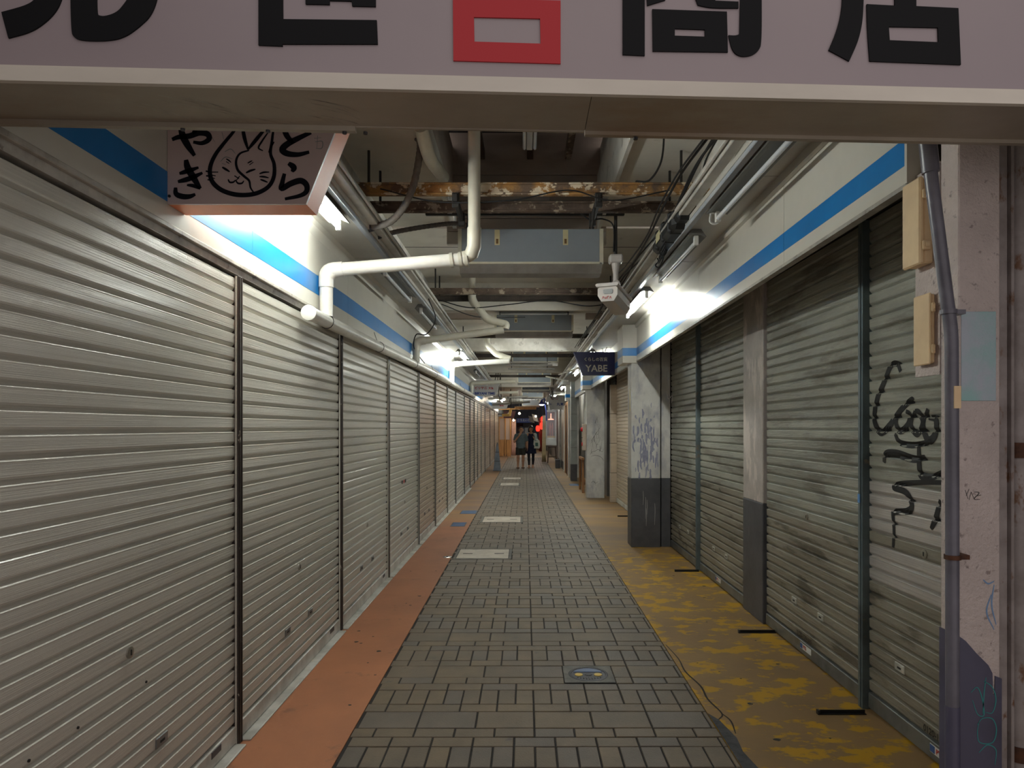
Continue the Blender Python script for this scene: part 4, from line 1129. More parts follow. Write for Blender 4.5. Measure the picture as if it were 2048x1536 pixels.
# ------------------------------------------------------------------ white gutter and drain pipes
g = thing('gutter_pipe', 'long white plastic gutter pipe with a round end cap along the beige shutters', 'pipe', (-1.385, 10, 2.35))
gp = [(-1.385, 4.38, 2.335), (-1.385, 6.5, 2.365), (-1.385, 8.8, 2.40), (-1.385, 13, 2.425), (-1.385, 18.4, 2.45)]
MB().tube(gp, .046, 18).build('pipe_body', 'pvc_white', g, True)
MB().lathe((-1.385, 4.345, 2.335), [(.044, 0), (.0495, .003), (.0495, .045)], 24, 'Y').build('end_cap', 'pvc_white', g, True)
for yy, zz in ((4.75, 2.34), (6.45, 2.364), (8.5, 2.395), (10.4, 2.41), (12.4, 2.42), (15, 2.436)):
    MB().tube([(-1.385 + .049 * math.cos(a), yy, zz + .049 * math.sin(a)) for a in np.linspace(0, 2 * math.pi, 15)], .0025, 5).build('wire_loop', 'rod', g)
    MB().tube([(-1.40, yy, zz + .046), (-1.432, yy, zz + .14)], .0025, 5).build('hanger_wire', 'rod', g)
def drain(label, pts, r, joints, group='white drain pipes of the air units', mat='pvc'):
    t = thing('drain_pipe', label, 'pipe', pts[-1], group)
    MB().tube(fillet(pts, r * 2.2), r, 16).build('pipe_body', mat, t, True)
    for i in joints:
        a, b, c = Vector(pts[i - 1]), Vector(pts[i]), Vector(pts[i + 1])
        d1 = (a - b).normalized(); d2 = (c - b).normalized()
        l = r * 2.6
        MB().tube(fillet([b + d1 * l, b, b + d2 * l], r * 2.2), r * 1.13, 16).build('elbow', mat, t, True)
    return t
drain('white drain pipe elbowing down from the first air unit to the gutter', [(-.395, 4.74, 2.775), (-1.385, 4.74, 2.695), (-1.385, 4.74, 2.375)], .046, [1], mat='pvc_white')
t = drain('thick cream pipe hanging straight down in front of the first air unit', [(-.352, 4.70, 3.7), (-.350, 4.70, 2.86), (-.372, 4.735, 2.80), (-.43, 4.74, 2.785)], .043, [])
MB().tube([(-.35, 4.70, 2.98), (-.352, 4.70, 2.85), (-.375, 4.73, 2.80)], .049, 16).build('elbow', 'pvc', t, True)
for x in (-.40, -.44, -.50): MB().tube([(x, 4.74, 2.775 + (x + .395) * .08), (x - .022, 4.74, 2.772 + (x + .395) * .08)], .0535, 16).build('collar', 'pvc', t, True)
drain('white drain pipe from the second air unit to the gutter', [(-.27, 8.66, 2.845), (-1.385, 8.66, 2.695), (-1.385, 8.66, 2.43)], .046, [1])
t = drain('cream pipe bending down to the second air unit', [(-.675, 8.66, 3.55), (-.675, 8.66, 3.22), (-.49, 8.66, 2.98), (-.235, 8.66, 2.915), (-.25, 8.66, 2.86)], .046, [1, 2])
drain('white drain pipe from the third air unit to the gutter', [(-.30, 12.85, 2.855), (-1.385, 12.85, 2.79), (-1.385, 12.85, 2.46)], .05, [1], mat='pvc_white')
drain('cream pipe bending down to the third air unit', [(-.72, 12.9, 3.40), (-.72, 12.9, 3.18), (-.55, 12.9, 2.99), (-.28, 12.9, 2.91)], .05, [1, 2])
drain('white drain pipe from the fourth air unit, above the biryani sign', [(-.25, 17.6, 2.80), (-1.385, 17.6, 2.74), (-1.385, 17.6, 2.49)], .05, [1])
drain('white drain pipe far beyond the biryani sign', [(-.25, 23.5, 2.82), (-.9, 23.5, 2.80), (-1.40, 23.5, 2.70)], .05, [])
drain('stubby cream pipe slanting beneath the ceiling near the lintel', [(-.66, 4.30, 3.50), (-.64, 4.55, 3.40), (-.60, 5.0, 3.44)], .045, [])

def flex(label, pts, r):
    t = thing('flexible_hose', label, 'hose', pts[0], 'grey flexible hoses')
    P = smooth_path(pts, 14); rr = [r * (1.06 if i % 2 else .95) for i in range(len(P))]
    MB().tube([tuple(p) for p in P], rr, 10).build('hose_body', 'flex', t, True)
    for e in (0, -1):
        q = Vector(P[e]); q2 = Vector(P[1 if e == 0 else -2])
        MB().tube([q, q + (q2 - q).normalized() * .04], r * 1.25, 10).build('end_fitting', 'iron', t, True)
flex('thick grey flexible hose looping down from the ceiling behind the cat sign', [px(836, 268, 4.6), px(840, 302, 4.6), px(822, 385, 4.65), px(785, 440, 4.7), px(735, 457, 4.75)], .024)
flex('thin grey flexible hose sagging to the first air unit', [px(752, 474, 5.0), px(800, 462, 5.2), px(860, 452, 5.4), px(907, 447, 5.6), px(938, 452, 5.72)], .018)

# ------------------------------------------------------------------ air units
def air_unit(label, xc, y, zb, wd, hh, rods=True, mat='ac_grey', dep=.42, labels=True, ztop=3.55, lip=True):
    t = thing('air_unit', label, 'air conditioner', (xc, y, zb), 'grey ceiling air units')
    x0, x1 = xc - wd / 2, xc + wd / 2
    b = MB().box(x0 + .03, x1 - .03, y, y + dep, zb, zb + hh, .005).build('casing', mat, t)
    for s, xx in ((-1, x0), (1, x1 - .032)):
        MB().prism([(y - .004, zb - .01), (y + dep, zb - .01), (y + dep, zb + hh), (y - .004, zb + hh)], xx, xx + .032, 'X').build('end_cap', 'ac_cream', t)
    if lip:
        MB().prism([(y - .012, zb - .002), (y + dep - .12, zb - .002), (y + dep - .2, zb - .08), (y + .05, zb - .08)], x0 + .012, x1 - .012, 'X').build('outlet_tray', 'ac_lip', t)
        MB().box(x0 + .03, x1 - .03, y - .016, y - .004, zb - .012, zb + .006, .002).build('front_lip', 'ac_cream', t)
    if labels:
        for f in (.27, .74):
            xx = x0 + wd * f
            l = MB().box(xx - .022, xx + .022, y - .003, y + .001, zb + hh * .52, zb + hh * .97).build('label', 'label_cream', b)
            MB().box(xx - .010, xx + .010, y - .0045, y - .003, zb + hh * .56, zb + hh * .70).build('label_mark', 'label_brown', t)
    if rods:
        for xx in (x0 + .08, x1 - .08):
            for yy in (y + .06, y + dep - .06):
                MB().tube([(xx, yy, zb + hh), (xx, yy, ztop)], .007, 6).build('hanger_rod', 'rod', t)
    return t
AU1 = air_unit('largest grey air unit with cream end caps, nearest the lintel', .048, 5.80, 3.005, 1.24, .29, ztop=3.52)
for yy in (5.86, 6.16): MB().box(-.9, .9, yy - .02, yy + .02, 3.52, 3.549, .004).build('hanger_bar', 'rod', AU1)
air_unit('second grey air unit, behind the white drain pipe', .14, 10.5, 3.09, 1.22, .25, ztop=3.4)
air_unit('third grey air unit hanging in front of a batten', .24, 16.0, 3.15, 1.10, .24, ztop=3.4)
air_unit('fourth grey air unit, above the walkers', .30, 22.0, 3.06, 1.10, .31, ztop=3.4)
air_unit('dark fifth air unit seen between two grey ones', .40, 25.0, 2.98, 1.06, .24, mat='iron', labels=False, ztop=3.4)
air_unit('sixth grey air unit far down the passage', .33, 29.5, 2.92, .94, .32, ztop=3.4)
air_unit('seventh grey air unit far down the passage, above the show window', .30, 34.5, 2.72, .9, .26, ztop=3.4, labels=False)
# slatted batten rack beneath the third unit
t = thing('batten_rack', 'rack of two thin long battens hung across below the third air unit', 'rack', (.1, 15.2, 2.9))
for z, xa, xb in ((2.98, -.42, .62), (3.04, -.40, .58), (2.90, -.38, .66)):
    MB().box(xa, xb, 15.2, 15.23, z, z + .028, .004).build('batten', 'ac_lip', t)
for x in (-.3, .5): MB().tube([(x, 15.24, 2.9), (x, 15.24, 3.4)], .008, 6).build('hanger_rod', 'rod', t)

# ceiling lamp holder in the recess
t = thing('batten_lamp', 'bare twin lamp batten in the dark ridge recess', 'ceiling light', (.03, 5.0, 3.9))
MB().box(.012, .058, 4.55, 5.25, 3.74, 3.80, .004).build('housing', 'fixture', t)
for x in (-.005, .075): MB().tube([(x, 4.6, 3.735), (x, 5.2, 3.735)], .013, 8).build('tube', 'tube_off', t, True)
MB().tube([(.035, 4.9, 3.80), (.035, 4.9, 4.21)], .01, 6).build('stem', 'rod', t)

# ------------------------------------------------------------------ security camera
cx0, cy0 = .70, 5.25
t = thing('security_camera', 'white security camera on a black pole hung from the rusty beams', 'camera', (cx0, cy0, 2.9))
MB().tube([(cx0, cy0, 2.93), (cx0, cy0, 3.235)], .013, 10).build('pole', 'rod', t, True)
MB().box(cx0 - .052, cx0 + .052, cy0 - .05, cy0 + .05, 2.865, 2.93, .012).build('mount_block', 'cctv', t)
MB().lathe((cx0, cy0, 2.72), [(.022, 0), (.020, .06), (.033, .145)], 16).build('neck', 'cctv', t, True)
MB().lathe((cx0, cy0 - .034, 2.70), [(.03, 0), (.034, .008), (.034, .06), (.03, .068)], 18, 'Y').build('swivel', 'cctv', t, True)
MB().lathe((cx0, cy0 - .036, 2.70), [(.012, 0), (.012, -.003), (.002, -.003)], 10, 'Y').build('swivel_bolt', 'iron', t)
# housing: elongated box pointing down the passage and a little to the side, with a visor
ang = math.radians(-24); ca, sa = math.cos(ang), math.sin(ang)
def cw_(u, v, z):
    return (cx0 - .03 + u * ca - v * sa, cy0 + u * sa + v * ca, z)
def cambox(u0, u1, v0, v1, z0, z1, dz, ch=.02):
    P = []
    prof = [(u0 + ch, z0), (u1 - ch, z0), (u1, z0 + ch * 1.6), (u1, z1 - ch), (u1 - ch, z1), (u0 + ch, z1), (u0, z1 - ch), (u0, z0 + ch * 1.6)]
    n = len(prof)
    vs = [cw_(p[0], v0, p[1]) for p in prof] + [cw_(p[0], v1, p[1] + dz) for p in prof]
    fs = [(k, (k + 1) % n, (k + 1) % n + n, k + n) for k in range(n)] + [tuple(range(n - 1, -1, -1)), tuple(range(n, 2 * n))]
    return MB().add(vs, fs)
cambox(-.075, .08, -.12, .24, 2.555, 2.68, -.05, .028).build('housing', 'cctv', t)
cambox(-.088, .093, -.14, .26, 2.665, 2.69, -.05, .008).build('visor', 'cctv', t)
cambox(-.03, .045, -.126, -.119, 2.61, 2.645, 0, .006).build('back_plate', 'steel_post', t)
mb = MB()
for q in ([(0, 0), (.01, .02), (.018, 0)], [(.022, .018), (.03, .002), (.038, .02)], [(.042, 0), (.046, .02), (.056, .016)], [(.06, .0), (.066, .018), (.074, 0)]):
    stroke(mb, [(a - .05, b + 2.572) for a, b in q], .005, lambda u, v, d: cw_(u + .01, -.1215 - d, v), .001)
mb.build('red_marking', 'sticker_red', t)

# ------------------------------------------------------------------ cables and the splice closure
t = thing('cable_closure', 'black cable splice closure hanging in the wires over the white tray', 'junction box', (1.08, 4.95, 3.0))
MB().box(1.0, 1.12, 4.62, 5.35, 2.955, 3.10, .03).build('shell', 'black', t)
for yy in (4.75, 4.98, 5.2): MB().box(.994, 1.126, yy - .02, yy + .02, 2.95, 3.108, .03).build('rib', 'cable', t)
MB().box(1.01, 1.11, 4.50, 4.62, 2.98, 3.075, .02).build('end_boss', 'cable', t)
MB().box(.992, .9945, 5.02, 5.16, 2.99, 3.06).build('label', 'label_cream', t)
def cable(label, pts, r=.007, group='black cables strung along the white tray', mat='cable'):
    P = smooth_path(pts, 10)
    o = MB().tube([tuple(p) for p in P], r, 6).build('cable', mat, None, True, loc=tuple(pts[0]))
    tag(o, label, 'cable', group)
LC = 'black cable strung in the bundle along the white tray'
rc = random.Random(11)
for k in range(5):
    a = .93 + .05 * k
    pts = []
    for i, yy in enumerate((2.75, 3.4, 4.1, 4.6, 5.4, 6.2, 7.4, 9.0, 11.5, 15.0)):
        pts.append((a + rc.uniform(-.035, .035) + .02 * (i > 3), yy, 3.14 + .03 * k + rc.uniform(-.03, .03) - (.05 if 3 <= i <= 5 else 0)))
    cable(['lowest', 'second lowest', 'middle', 'second highest', 'topmost'][k] + ' black cable of the bundle strung along the white tray', pts, .006 + .002 * (k % 2))
for k in range(4):
    yy = 4.95 + .1 * k
    cable(['first', 'second', 'third', 'fourth'][k] + ' black cable end from the lintel dangling under the splice closure', [(1.03 + .02 * k, yy, 2.97), (.99 + .02 * k, yy + .05, 2.90 - .015 * k), (1.03, yy + .12, 2.88), (1.07, yy + .2, 2.93), (1.08, yy + .3, 2.98)], .006, 'cable ends under the closure')
cable('black cable sagging beside the recess board', [(.80, 3.9, 3.55), (.86, 4.2, 3.44), (.90, 4.5, 3.36), (.86, 4.7, 3.31), (.78, 4.78, 3.33)], .007, None)
cable('black cable looping onto the camera pole', [(.42, 5.2, 3.24), (.50, 5.2, 3.19), (.60, 5.22, 3.20), (.68, 5.235, 3.15), (.683, 5.235, 2.95)], .006, None)
cable('thin wire slung along the peeling beam', [(-1.0, 4.70, 3.25), (-.6, 4.70, 3.16), (-.1, 4.70, 3.17), (.3, 4.70, 3.24), (.6, 4.70, 3.17), (1.0, 4.70, 3.24)], .005, None)
cable('thin black wire drooping along the dark second beam', [(-1.1, 8.62, 3.22), (-.7, 8.62, 3.12), (-.2, 8.62, 3.16), (.3, 8.62, 3.21), (.8, 8.62, 3.14), (1.2, 8.62, 3.2)], .007, None)
cable('black wire curling over the second drain pipe elbow', [(-1.02, 7.2, 2.96), (-1.04, 7.9, 2.86), (-1.20, 8.3, 2.74), (-1.36, 8.5, 2.76), (-1.40, 8.6, 2.6), (-1.36, 9.2, 2.47)], .007, None)
cable('black wire running from the tray to the far beam', [(-.98, 8.0, 3.05), (-.6, 8.6, 3.0), (0, 9.0, 3.06)], .006, None)
cable('pale hooked wire hanging by the slim pilaster', [(1.88, 9.0, 2.35), (1.885, 9.0, 2.1), (1.90, 9.0, 1.98), (1.95, 9.0, 2.02), (1.94, 9.0, 1.92)], .006, None, 'chalk_white')
# steel bracket tying the hangers to the beams
t = thing('beam_bracket', 'black steel bracket clamped where the air unit hangs from the beams', 'bracket', (.52, 5.0, 3.2))
MB().box(.50, .53, 4.72, 5.24, 3.17, 3.225, .004).build('bar', 'rod', t)
for yy in (4.76, 5.2): MB().box(.49, .54, yy - .02, yy + .02, 3.14, 3.24, .004).build('clip', 'rod', t)
MB().tube([(.49, 4.78, 3.15), (.47, 4.78, 3.0)], .008, 6).build('tail', 'rod', t)
t = thing('beam_bracket', 'black steel bracket on the beams behind the hanging cream pipe', 'bracket', (-.48, 5.0, 3.2))
MB().box(-.50, -.47, 4.72, 5.24, 3.17, 3.225, .004).build('bar', 'rod', t)
for yy in (4.76, 5.2): MB().box(-.51, -.46, yy - .02, yy + .02, 3.14, 3.24, .004).build('clip', 'rod', t)
# clamp hooks on the right tube light
t = thing('lamp_hook', 'white spring hook on the tube light above the graffiti shutter', 'hook', (1.19, 4.3, 2.9))
MB().tube([tuple(p) for p in smooth_path([(1.165, 4.26, 2.94), (1.16, 4.26, 2.89), (1.19, 4.26, 2.875), (1.22, 4.26, 2.90), (1.215, 4.26, 2.94)], 5)], .007, 6).build('hook_wire', 'fixture', t, True)
MB().box(1.155, 1.225, 4.25, 4.27, 2.938, 2.975, .004).build('bracket', 'fixture', t)

# ------------------------------------------------------------------ alcove past the second pillar
t = thing('alarm_box', 'beige fire alarm box with red lamp on the second square pillar', 'alarm box', (1.39, 15.5, 1.05))
MB().box(1.31, 1.398, 15.45, 15.70, 1.08, 1.68, .012).build('cabinet', 'alarm_box', t)
MB().lathe((1.31, 15.5, 1.555), [(.05, 0), (.048, -.02), (.034, -.045), (.002, -.05)], 16, 'X').build('red_lamp', 'alarm_red', t, True)
MB().lathe((1.31, 15.52, 1.22), [(.045, 0), (.045, -.02), (.002, -.022)], 16, 'X').build('call_button', 'alarm_red', t, True)
MB().box(1.303, 1.3105, 15.46, 15.69, 1.36, 1.375).build('seam', 'dark', t)
MB().tube(fillet([(1.36, 15.5, 1.68), (1.36, 15.5, 2.0), (1.375, 15.42, 2.1), (1.375, 15.42, 2.46)], .06), .012, 8).build('conduit', 'pvc_white', t, True)
tag(MB().box(1.9, 2.3, 15.8, 30.0, 0, 3.4).build('wall_right', 'side_wall'), 'grey side wall beyond the second square pillar', kind='structure')
tag(MB().box(1.897, 1.90, 17.0, 18.0, 0, 2.2).build('door_1', 'dark'), 'dark doorway behind the wooden trestle', kind='structure')
t = thing('wooden_trestle', 'bare wooden trestle frame leaning beside the second square pillar', 'trestle', (1.55, 17.2, 0))
for x in (1.42, 1.62):
    for y, dy in ((16.7, -.08), (17.5, .08)):
        MB().hexa([(x - .025, y + dy - .03, 0), (x + .025, y + dy - .03, 0), (x + .025, y + dy + .03, 0), (x - .025, y + dy + .03, 0), (x - .025, y - .03, .80), (x + .025, y - .03, .80), (x + .025, y + .03, .80), (x - .025, y + .03, .80)]).build('leg', 'wood', t)
for x in (1.42, 1.62): MB().box(x - .03, x + .03, 16.6, 17.6, .80, .86, .004).build('rail', 'wood', t)
for y in (16.7, 17.5): MB().box(1.45, 1.59, y - .02, y + .02, .2, .25, .004).build('cross_bar', 'wood', t)
t = thing('tiled_pillar', 'grey tiled pillar beyond the wooden trestle', 'pillar', (1.46, 20.4, 0))
for k in range(6):
    MB().box(1.37, 1.56, 20.3, 20.6, k * .5 + .004, (k + 1) * .5 - .004, .004).build('tile', 'tile_pillar' if k else 'pillar_grey', t)
MB().box(1.375, 1.555, 20.305, 20.595, 0, 2.97).build('core', 'concrete', t)
t = thing('wooden_door_frame', 'tall brown wooden door frame past the grey tiled pillar', 'door frame', (1.45, 23, 0))
MB().box(1.40, 1.46, 22.6, 22.7, 0, 2.35, .004).build('jamb', 'wood', t)
MB().box(1.40, 1.46, 23.9, 24.0, 0, 2.35, .004).build('jamb', 'wood', t)
MB().box(1.40, 1.46, 22.6, 24.0, 2.35, 2.45, .004).build('head', 'wood', t)
MB().box(1.43, 1.45, 22.7, 23.9, 0, 2.35).build('door_leaf', 'wood_dark', t)
for i, (y, x) in enumerate(((24.6, 1.40), (25.9, 1.43), (27.2, 1.38), (28.4, 1.42))):
    t = thing('wall_panel', ['pale jamb panel beyond the brown door frame', 'grey recessed panel beyond the pale jamb', 'white jamb panel before the stool', 'grey recessed panel behind the bar stool'][i], 'wall panel', (x, y, 0), 'panels of the closed stalls')
    MB().box(x, 1.95, y, y + 1.0, 0, 2.4, .006).build('board', ['fascia', 'tile_pillar', 'sill_metal', 'tile_pillar'][i], t)
    MB().box(x - .004, x, y + .1, y + .9, .05, .35).build('kick_plate', 'pillar_grey', t)
t = thing('rubbish_heap_box', 'low dark crate standing on the floor behind the stool', 'crate', (1.34, 27.0, 0))
MB().box(1.2, 1.37, 26.6, 27.1, 0, .3, .01).build('crate_body', 'pillar_grey', t)
MB().box(1.19, 1.38, 26.59, 27.11, .3, .33, .006).build('crate_rim', 'iron', t)

# ------------------------------------------------------------------ the lit far end
t = thing('show_window', 'white framed lit show window with red goods standing on a cabinet', 'display case', (1.25, 31.2, .75))
xa, xb, ya, yb, za, zb = .95, 1.45, 31.2, 31.9, .78, 2.32
MB().box(xa, xb, ya, yb, za, za + .34, .01).build('base_cabinet', 'frame_white', t)
for x in (xa, xb - .06): MB().box(x, x + .06, ya, ya + .06, za + .34, zb, .006).build('stile', 'frame_white', t)
for x in (xa, xb - .06): MB().box(x, x + .06, yb - .06, yb, za + .34, zb, .006).build('stile', 'frame_white', t)
MB().box(xa, xb, ya, yb, zb, zb + .08, .006).build('top', 'frame_white', t)
MB().box(xa + .06, xb - .06, ya + .02, ya + .028, za + .34, zb).build('pane', 'glass', t)
MB().box(xa + .02, xa + .028, ya + .06, yb - .06, za + .34, zb).build('pane', 'glass', t)
MB().box(xa + .06, xb - .06, yb - .03, yb - .02, za + .34, zb).build('back_panel', 'poster_brown', t)
MB().box(xa + .07, xb - .07, ya + .1, yb - .1, za + .35, za + .43).build('lit_shelf', 'bulb_warm' if False else 'warm_box', t)
MB().lathe((1.2, 31.5, 1.95), [(.14, 0), (.13, .04), (.03, .07), (.02, .30)], 16).build('heat_lamp', 'case_glow', t, True)
for x, m in ((1.07, 'curtain_red'), (1.17, 'bottle'), (1.28, 'bottle')):
    MB().lathe((x, 31.6, za + .43), [(.04, 0), (.045, .1), (.045, .45), (.02, .52), (.016, .60), (.002, .6)], 12).build('red_bottle', m, t, True)
t = thing('bar_stool', 'dark wooden bar stool under the lit show window', 'stool', (1.22, 31.0, 0))
MB().box(1.04, 1.42, 30.7, 31.08, .70, .755, .012).build('seat', 'wood_dark', t)
for x, dx in ((1.08, -.05), (1.38, .05)):
    for y, dy in ((30.74, -.03), (31.04, .03)):
        MB().hexa([(x + dx - .022, y + dy - .022, 0), (x + dx + .022, y + dy - .022, 0), (x + dx + .022, y + dy + .022, 0), (x + dx - .022, y + dy + .022, 0), (x - .022, y - .022, .70), (x + .022, y - .022, .70), (x + .022, y + .022, .70), (x - .022, y + .022, .70)]).build('leg', 'wood_dark', t)
for y in (30.73, 31.05): MB().box(1.06, 1.40, y - .012, y + .012, .25, .285, .004).build('stretcher', 'wood_dark', t)
for x in (1.05, 1.41): MB().box(x - .012, x + .012, 30.75, 31.03, .32, .355, .004).build('stretcher', 'wood_dark', t)

def drape(label, x0, x1, y, z0, z1, mat, folds=7, amp=.03, flare=1.0, hem=None, name='curtain', xoff=0):
    t = thing(name, label, 'curtain', ((x0 + x1) / 2, y, z0))
    n = folds * 6; rows = 6
    vs = []; fs = []
    for lay in (0, 1):
        for j in range(rows + 1):
            v = j / rows; k = 1 + (flare - 1) * (1 - v)
            for i in range(n + 1):
                u = i / n
                xm = (x0 + x1) / 2 + xoff * (1 - v)
                vs.append((xm + (u - .5) * (x1 - x0) * k, y + amp * math.sin(u * folds * 2 * math.pi) * (1.2 - .5 * v) + lay * .006, z0 + (z1 - z0) * v))
    W = n + 1; L = W * (rows + 1)
    for j in range(rows):
        for i in range(n):
            a = j * W + i
            fs += [(a, a + 1, a + W + 1, a + W), (L + a + W, L + a + W + 1, L + a + 1, L + a)]
    for j in range(rows):
        for a in (j * W, j * W + n): fs.append((a, a + W, L + a + W, L + a))
    for i in range(n):
        fs += [(i, i + 1, L + i + 1, L + i), (rows * W + i, rows * W + i + 1, L + rows * W + i + 1, L + rows * W + i)]
    MB().add(vs, fs).build('cloth', mat, t, 'all')
    MB().tube([(x0 - .05, y, z1 + .01), (x1 + .05, y, z1 + .01)], .012, 8).build('curtain_rod', 'wood_dark', t)
    for xx in (x0, x1): MB().tube([(xx, y, z1 + .01), (xx, y, 3.4)], .006, 5).build('rod_cord', 'rod', t)
drape('beige curtain gathered beside the bar stool', .80, .93, 31.0, .03, 2.15, 'curtain_beige', 4, .04, 1.5)
drape('dull green curtain above the red lanterns', .93, 1.05, 32.4, .9, 2.2, 'curtain_green', 3)
drape('red cloth hanging behind the lit lanterns', .72, .98, 35.5, .35, 2.1, 'curtain_red', 5)
drape('sheer pink curtain drawn beside the wooden stall', -.75, -.50, 37.6, .05, 2.05, 'curtain_pink', 5, .04, 1.1)
for i, (x, y, z, h) in enumerate(((.86, 34.0, 1.50, .36), (.90, 34.6, 1.86, .30), (.66, 35.0, 1.40, .30))):
    t = thing('paper_lantern', ['large glowing red paper lantern by the show window', 'upper glowing red lantern by the show window', 'small glowing red lantern behind the large one'][i], 'lantern', (x, y, z), 'red lanterns at the lit stall')
    r = h * .34
    MB().lathe((x, y, z), [(r * .5, 0), (r * .85, h * .12), (r, h * .35), (r, h * .65), (r * .85, h * .88), (r * .5, h)], 16).build('paper_body', 'lantern_red', t, True)
    MB().lathe((x, y, z - .03), [(r * .55, 0), (r * .55, .03)], 16).build('bottom_ring', 'black', t)
    MB().lathe((x, y, z + h), [(r * .55, 0), (r * .55, .03)], 16).build('top_ring', 'black', t)
    MB().tube([(x, y, z + h + .03), (x, y, 3.4)], .006, 6).build('cord', 'cable', t)
t = thing('clamp_spot_lamp', 'cool white spot lamp glowing below the ceiling near the show window', 'spot lamp', (.74, 30.2, 2.6))
MB().lathe((.74, 30.2, 2.62), [(.15, 0), (.13, .05), (.06, .12), (.03, .2)], 16).build('shade', 'navy', t, True)
MB().lathe((.74, 30.2, 2.60), [(.02, .05), (.10, .05), (.11, .02), (.06, -.02), (.002, -.03)], 16).build('bulb', 'spot_cool', t, True)
MB().tube([(.74, 30.2, 2.80), (.86, 30.2, 2.9), (.95, 30.25, 2.3), (.95, 30.3, 1.9)], .03, 8).build('arm', 'banner_blue', t, True)
MB().tube([(.74, 30.2, 2.80), (.74, 30.2, 3.4)], .01, 6).build('stem', 'rod', t)
WB = [(-.28, 33.5, 2.30, 'warm bulb glowing under the far ceiling pipes'), (.62, 39.0, 2.25, 'warm bulb glowing beside the far awning panels'), (-.62, 36.9, 2.0, 'warm bulb over the wooden stall corner'), (-.85, 27.5, 2.75, 'bright bulb in the clutter behind the biryani sign')]
for x, y, z, lab in WB:
    t = thing('pendant_bulb', lab, 'bulb', (x, y, z), 'bare warm bulbs at the far end')
    MB().lathe((x, y, z), [(.01, -.06), (.045, -.045), (.055, -.01), (.04, .03), (.02, .05)], 14).build('glass_bulb', 'bulb_warm', t, True)
    MB().lathe((x, y, z + .05), [(.024, 0), (.024, .05)], 10).build('cap', 'black', t)
    MB().tube([(x, y, z + .10), (x, y, 3.4 if y < 40 else 3)], .006, 6).build('cord', 'cable', t)
t = thing('vent_elbow', 'warm-lit yellow sheet metal duct elbow under the far ceiling', 'duct', (-.8, 31.5, 2.3))
MB().tube([(-.66, 31.5, 2.43), (-.66, 31.5, 3.4)], .012, 6).build('hanger', 'rod', t)
MB().prism([(-1.05, 2.12), (-.66, 2.12), (-.60, 2.44), (-.72, 2.44), (-.76, 2.24), (-1.05, 2.22)], 31.3, 31.7, 'Y').build('duct_body', 'warm_box', t)
for k in range(4): MB().box(-.98 + k * .07, -.95 + k * .07, 31.29, 31.3, 2.14, 2.20).build('rivet_band', 'wood', t)
t = thing('timber_beam', 'warm-lit timber beam crossing the far ceiling', 'beam', (0, 33, 2.5))
MB().box(-.5, .55, 33.2, 33.35, 2.48, 2.62, .006).build('timber', 'wood_light', t)
MB().box(-1.3, -.5, 33.22, 33.33, 2.46, 2.54, .006).build('extension', 'wood_light', t)
for i, (x, y, z, r) in enumerate(((.52, 40, 2.0, -.35), (.33, 43, 1.95, -.35))):
    t = thing('awning_panel', ['tilted white hanging sign panel near the red lanterns', 'tilted white hanging sign panel further back'][i], 'sign panel', (x, y, z))
    MB().add([(x, y, z), (x + .28, y, z - .08), (x + .16, y, z + .32), (x - .12, y, z + .40), (x, y + .12, z), (x + .28, y + .12, z - .08), (x + .16, y + .12, z + .32), (x - .12, y + .12, z + .40)],
             [(0, 1, 2, 3), (7, 6, 5, 4), (0, 4, 5, 1), (1, 5, 6, 2), (2, 6, 7, 3), (3, 7, 4, 0)]).build('panel', 'sign_white', t)
    MB().tube([(x, y + .06, z + .36), (x + .1, y + .06, 3.4)], .01, 6).build('hanger', 'rod', t)
# wooden stall on the beige side
t = thing('wooden_stall', 'honey-coloured wooden stall front with clear upper panes', 'stall', (-1.1, 38, 0))
for x in (-1.42, -1.08, -.80): MB().box(x - .03, x + .03, 37.3, 37.38, 0, 2.1, .004).build('post', 'wood_light', t)
MB().box(-1.45, -.77, 37.3, 37.38, 2.1, 2.2, .004).build('head_rail', 'wood_light', t)
MB().box(-1.39, -1.16, 37.32, 37.36, .02, .92, .004).build('lower_panel', 'wood_light', t)
MB().box(-1.0, -.83, 37.32, 37.36, .02, .92, .004).build('lower_panel', 'wood_light', t)
MB().box(-1.39, -1.11, 37.335, 37.342, .93, 2.1).build('pane', 'clear_sheet', t)
MB().box(-1.05, -.83, 37.335, 37.342, .93, 2.1).build('pane', 'clear_sheet', t)
MB().box(-1.5, -.8, 40.3, 40.4, 0, 2.2).build('back_panel', 'wood_light', t)
tag(MB().box(-2.2, -1.52, 37.25, END, 0, 3.4).build('wall_left', 'side_wall'), 'side wall beyond the wooden stall', kind='structure')
tag(MB().box(1.5, 2.3, 30.0, END, 0, 3.4).build('wall_right', 'side_wall'), 'side wall behind the show window', kind='structure')
t = thing('fluorescent_light', 'added lit tube light hung in front of the blue banner', 'ceiling light', (.1, 45, 3.4), 'tube lights under the soffits')  # added lamp, gives the otherwise unlit end wall some light
MB().box(-.55, .75, 44.96, 45.04, 2.96, 3.0, .004).build('housing', 'fixture', t)
MB().tube([(-.5, 45, 2.93), (.7, 45, 2.93)], .0145, 12).build('tube', 'tube_on', t, True)
for xx in (-.4, .6): MB().tube([(xx, 45, 3.0), (xx, 45, 3.4)], .01, 6).build('hanger_rod', 'rod', t)
tag(MB().box(-2.2, 2.3, END - .1, END + .1, 0, 3.6).build('wall_back', 'end_wall'), 'wall closing the far end of the passage', kind='structure')
t = thing('banner', 'blue shop banner with white characters closing the far end', 'banner', (0, 50, 1.9))
MB().box(-.62, .62, 50, 50.05, 1.95, 2.28, .004).build('cloth', 'banner_blue', t)
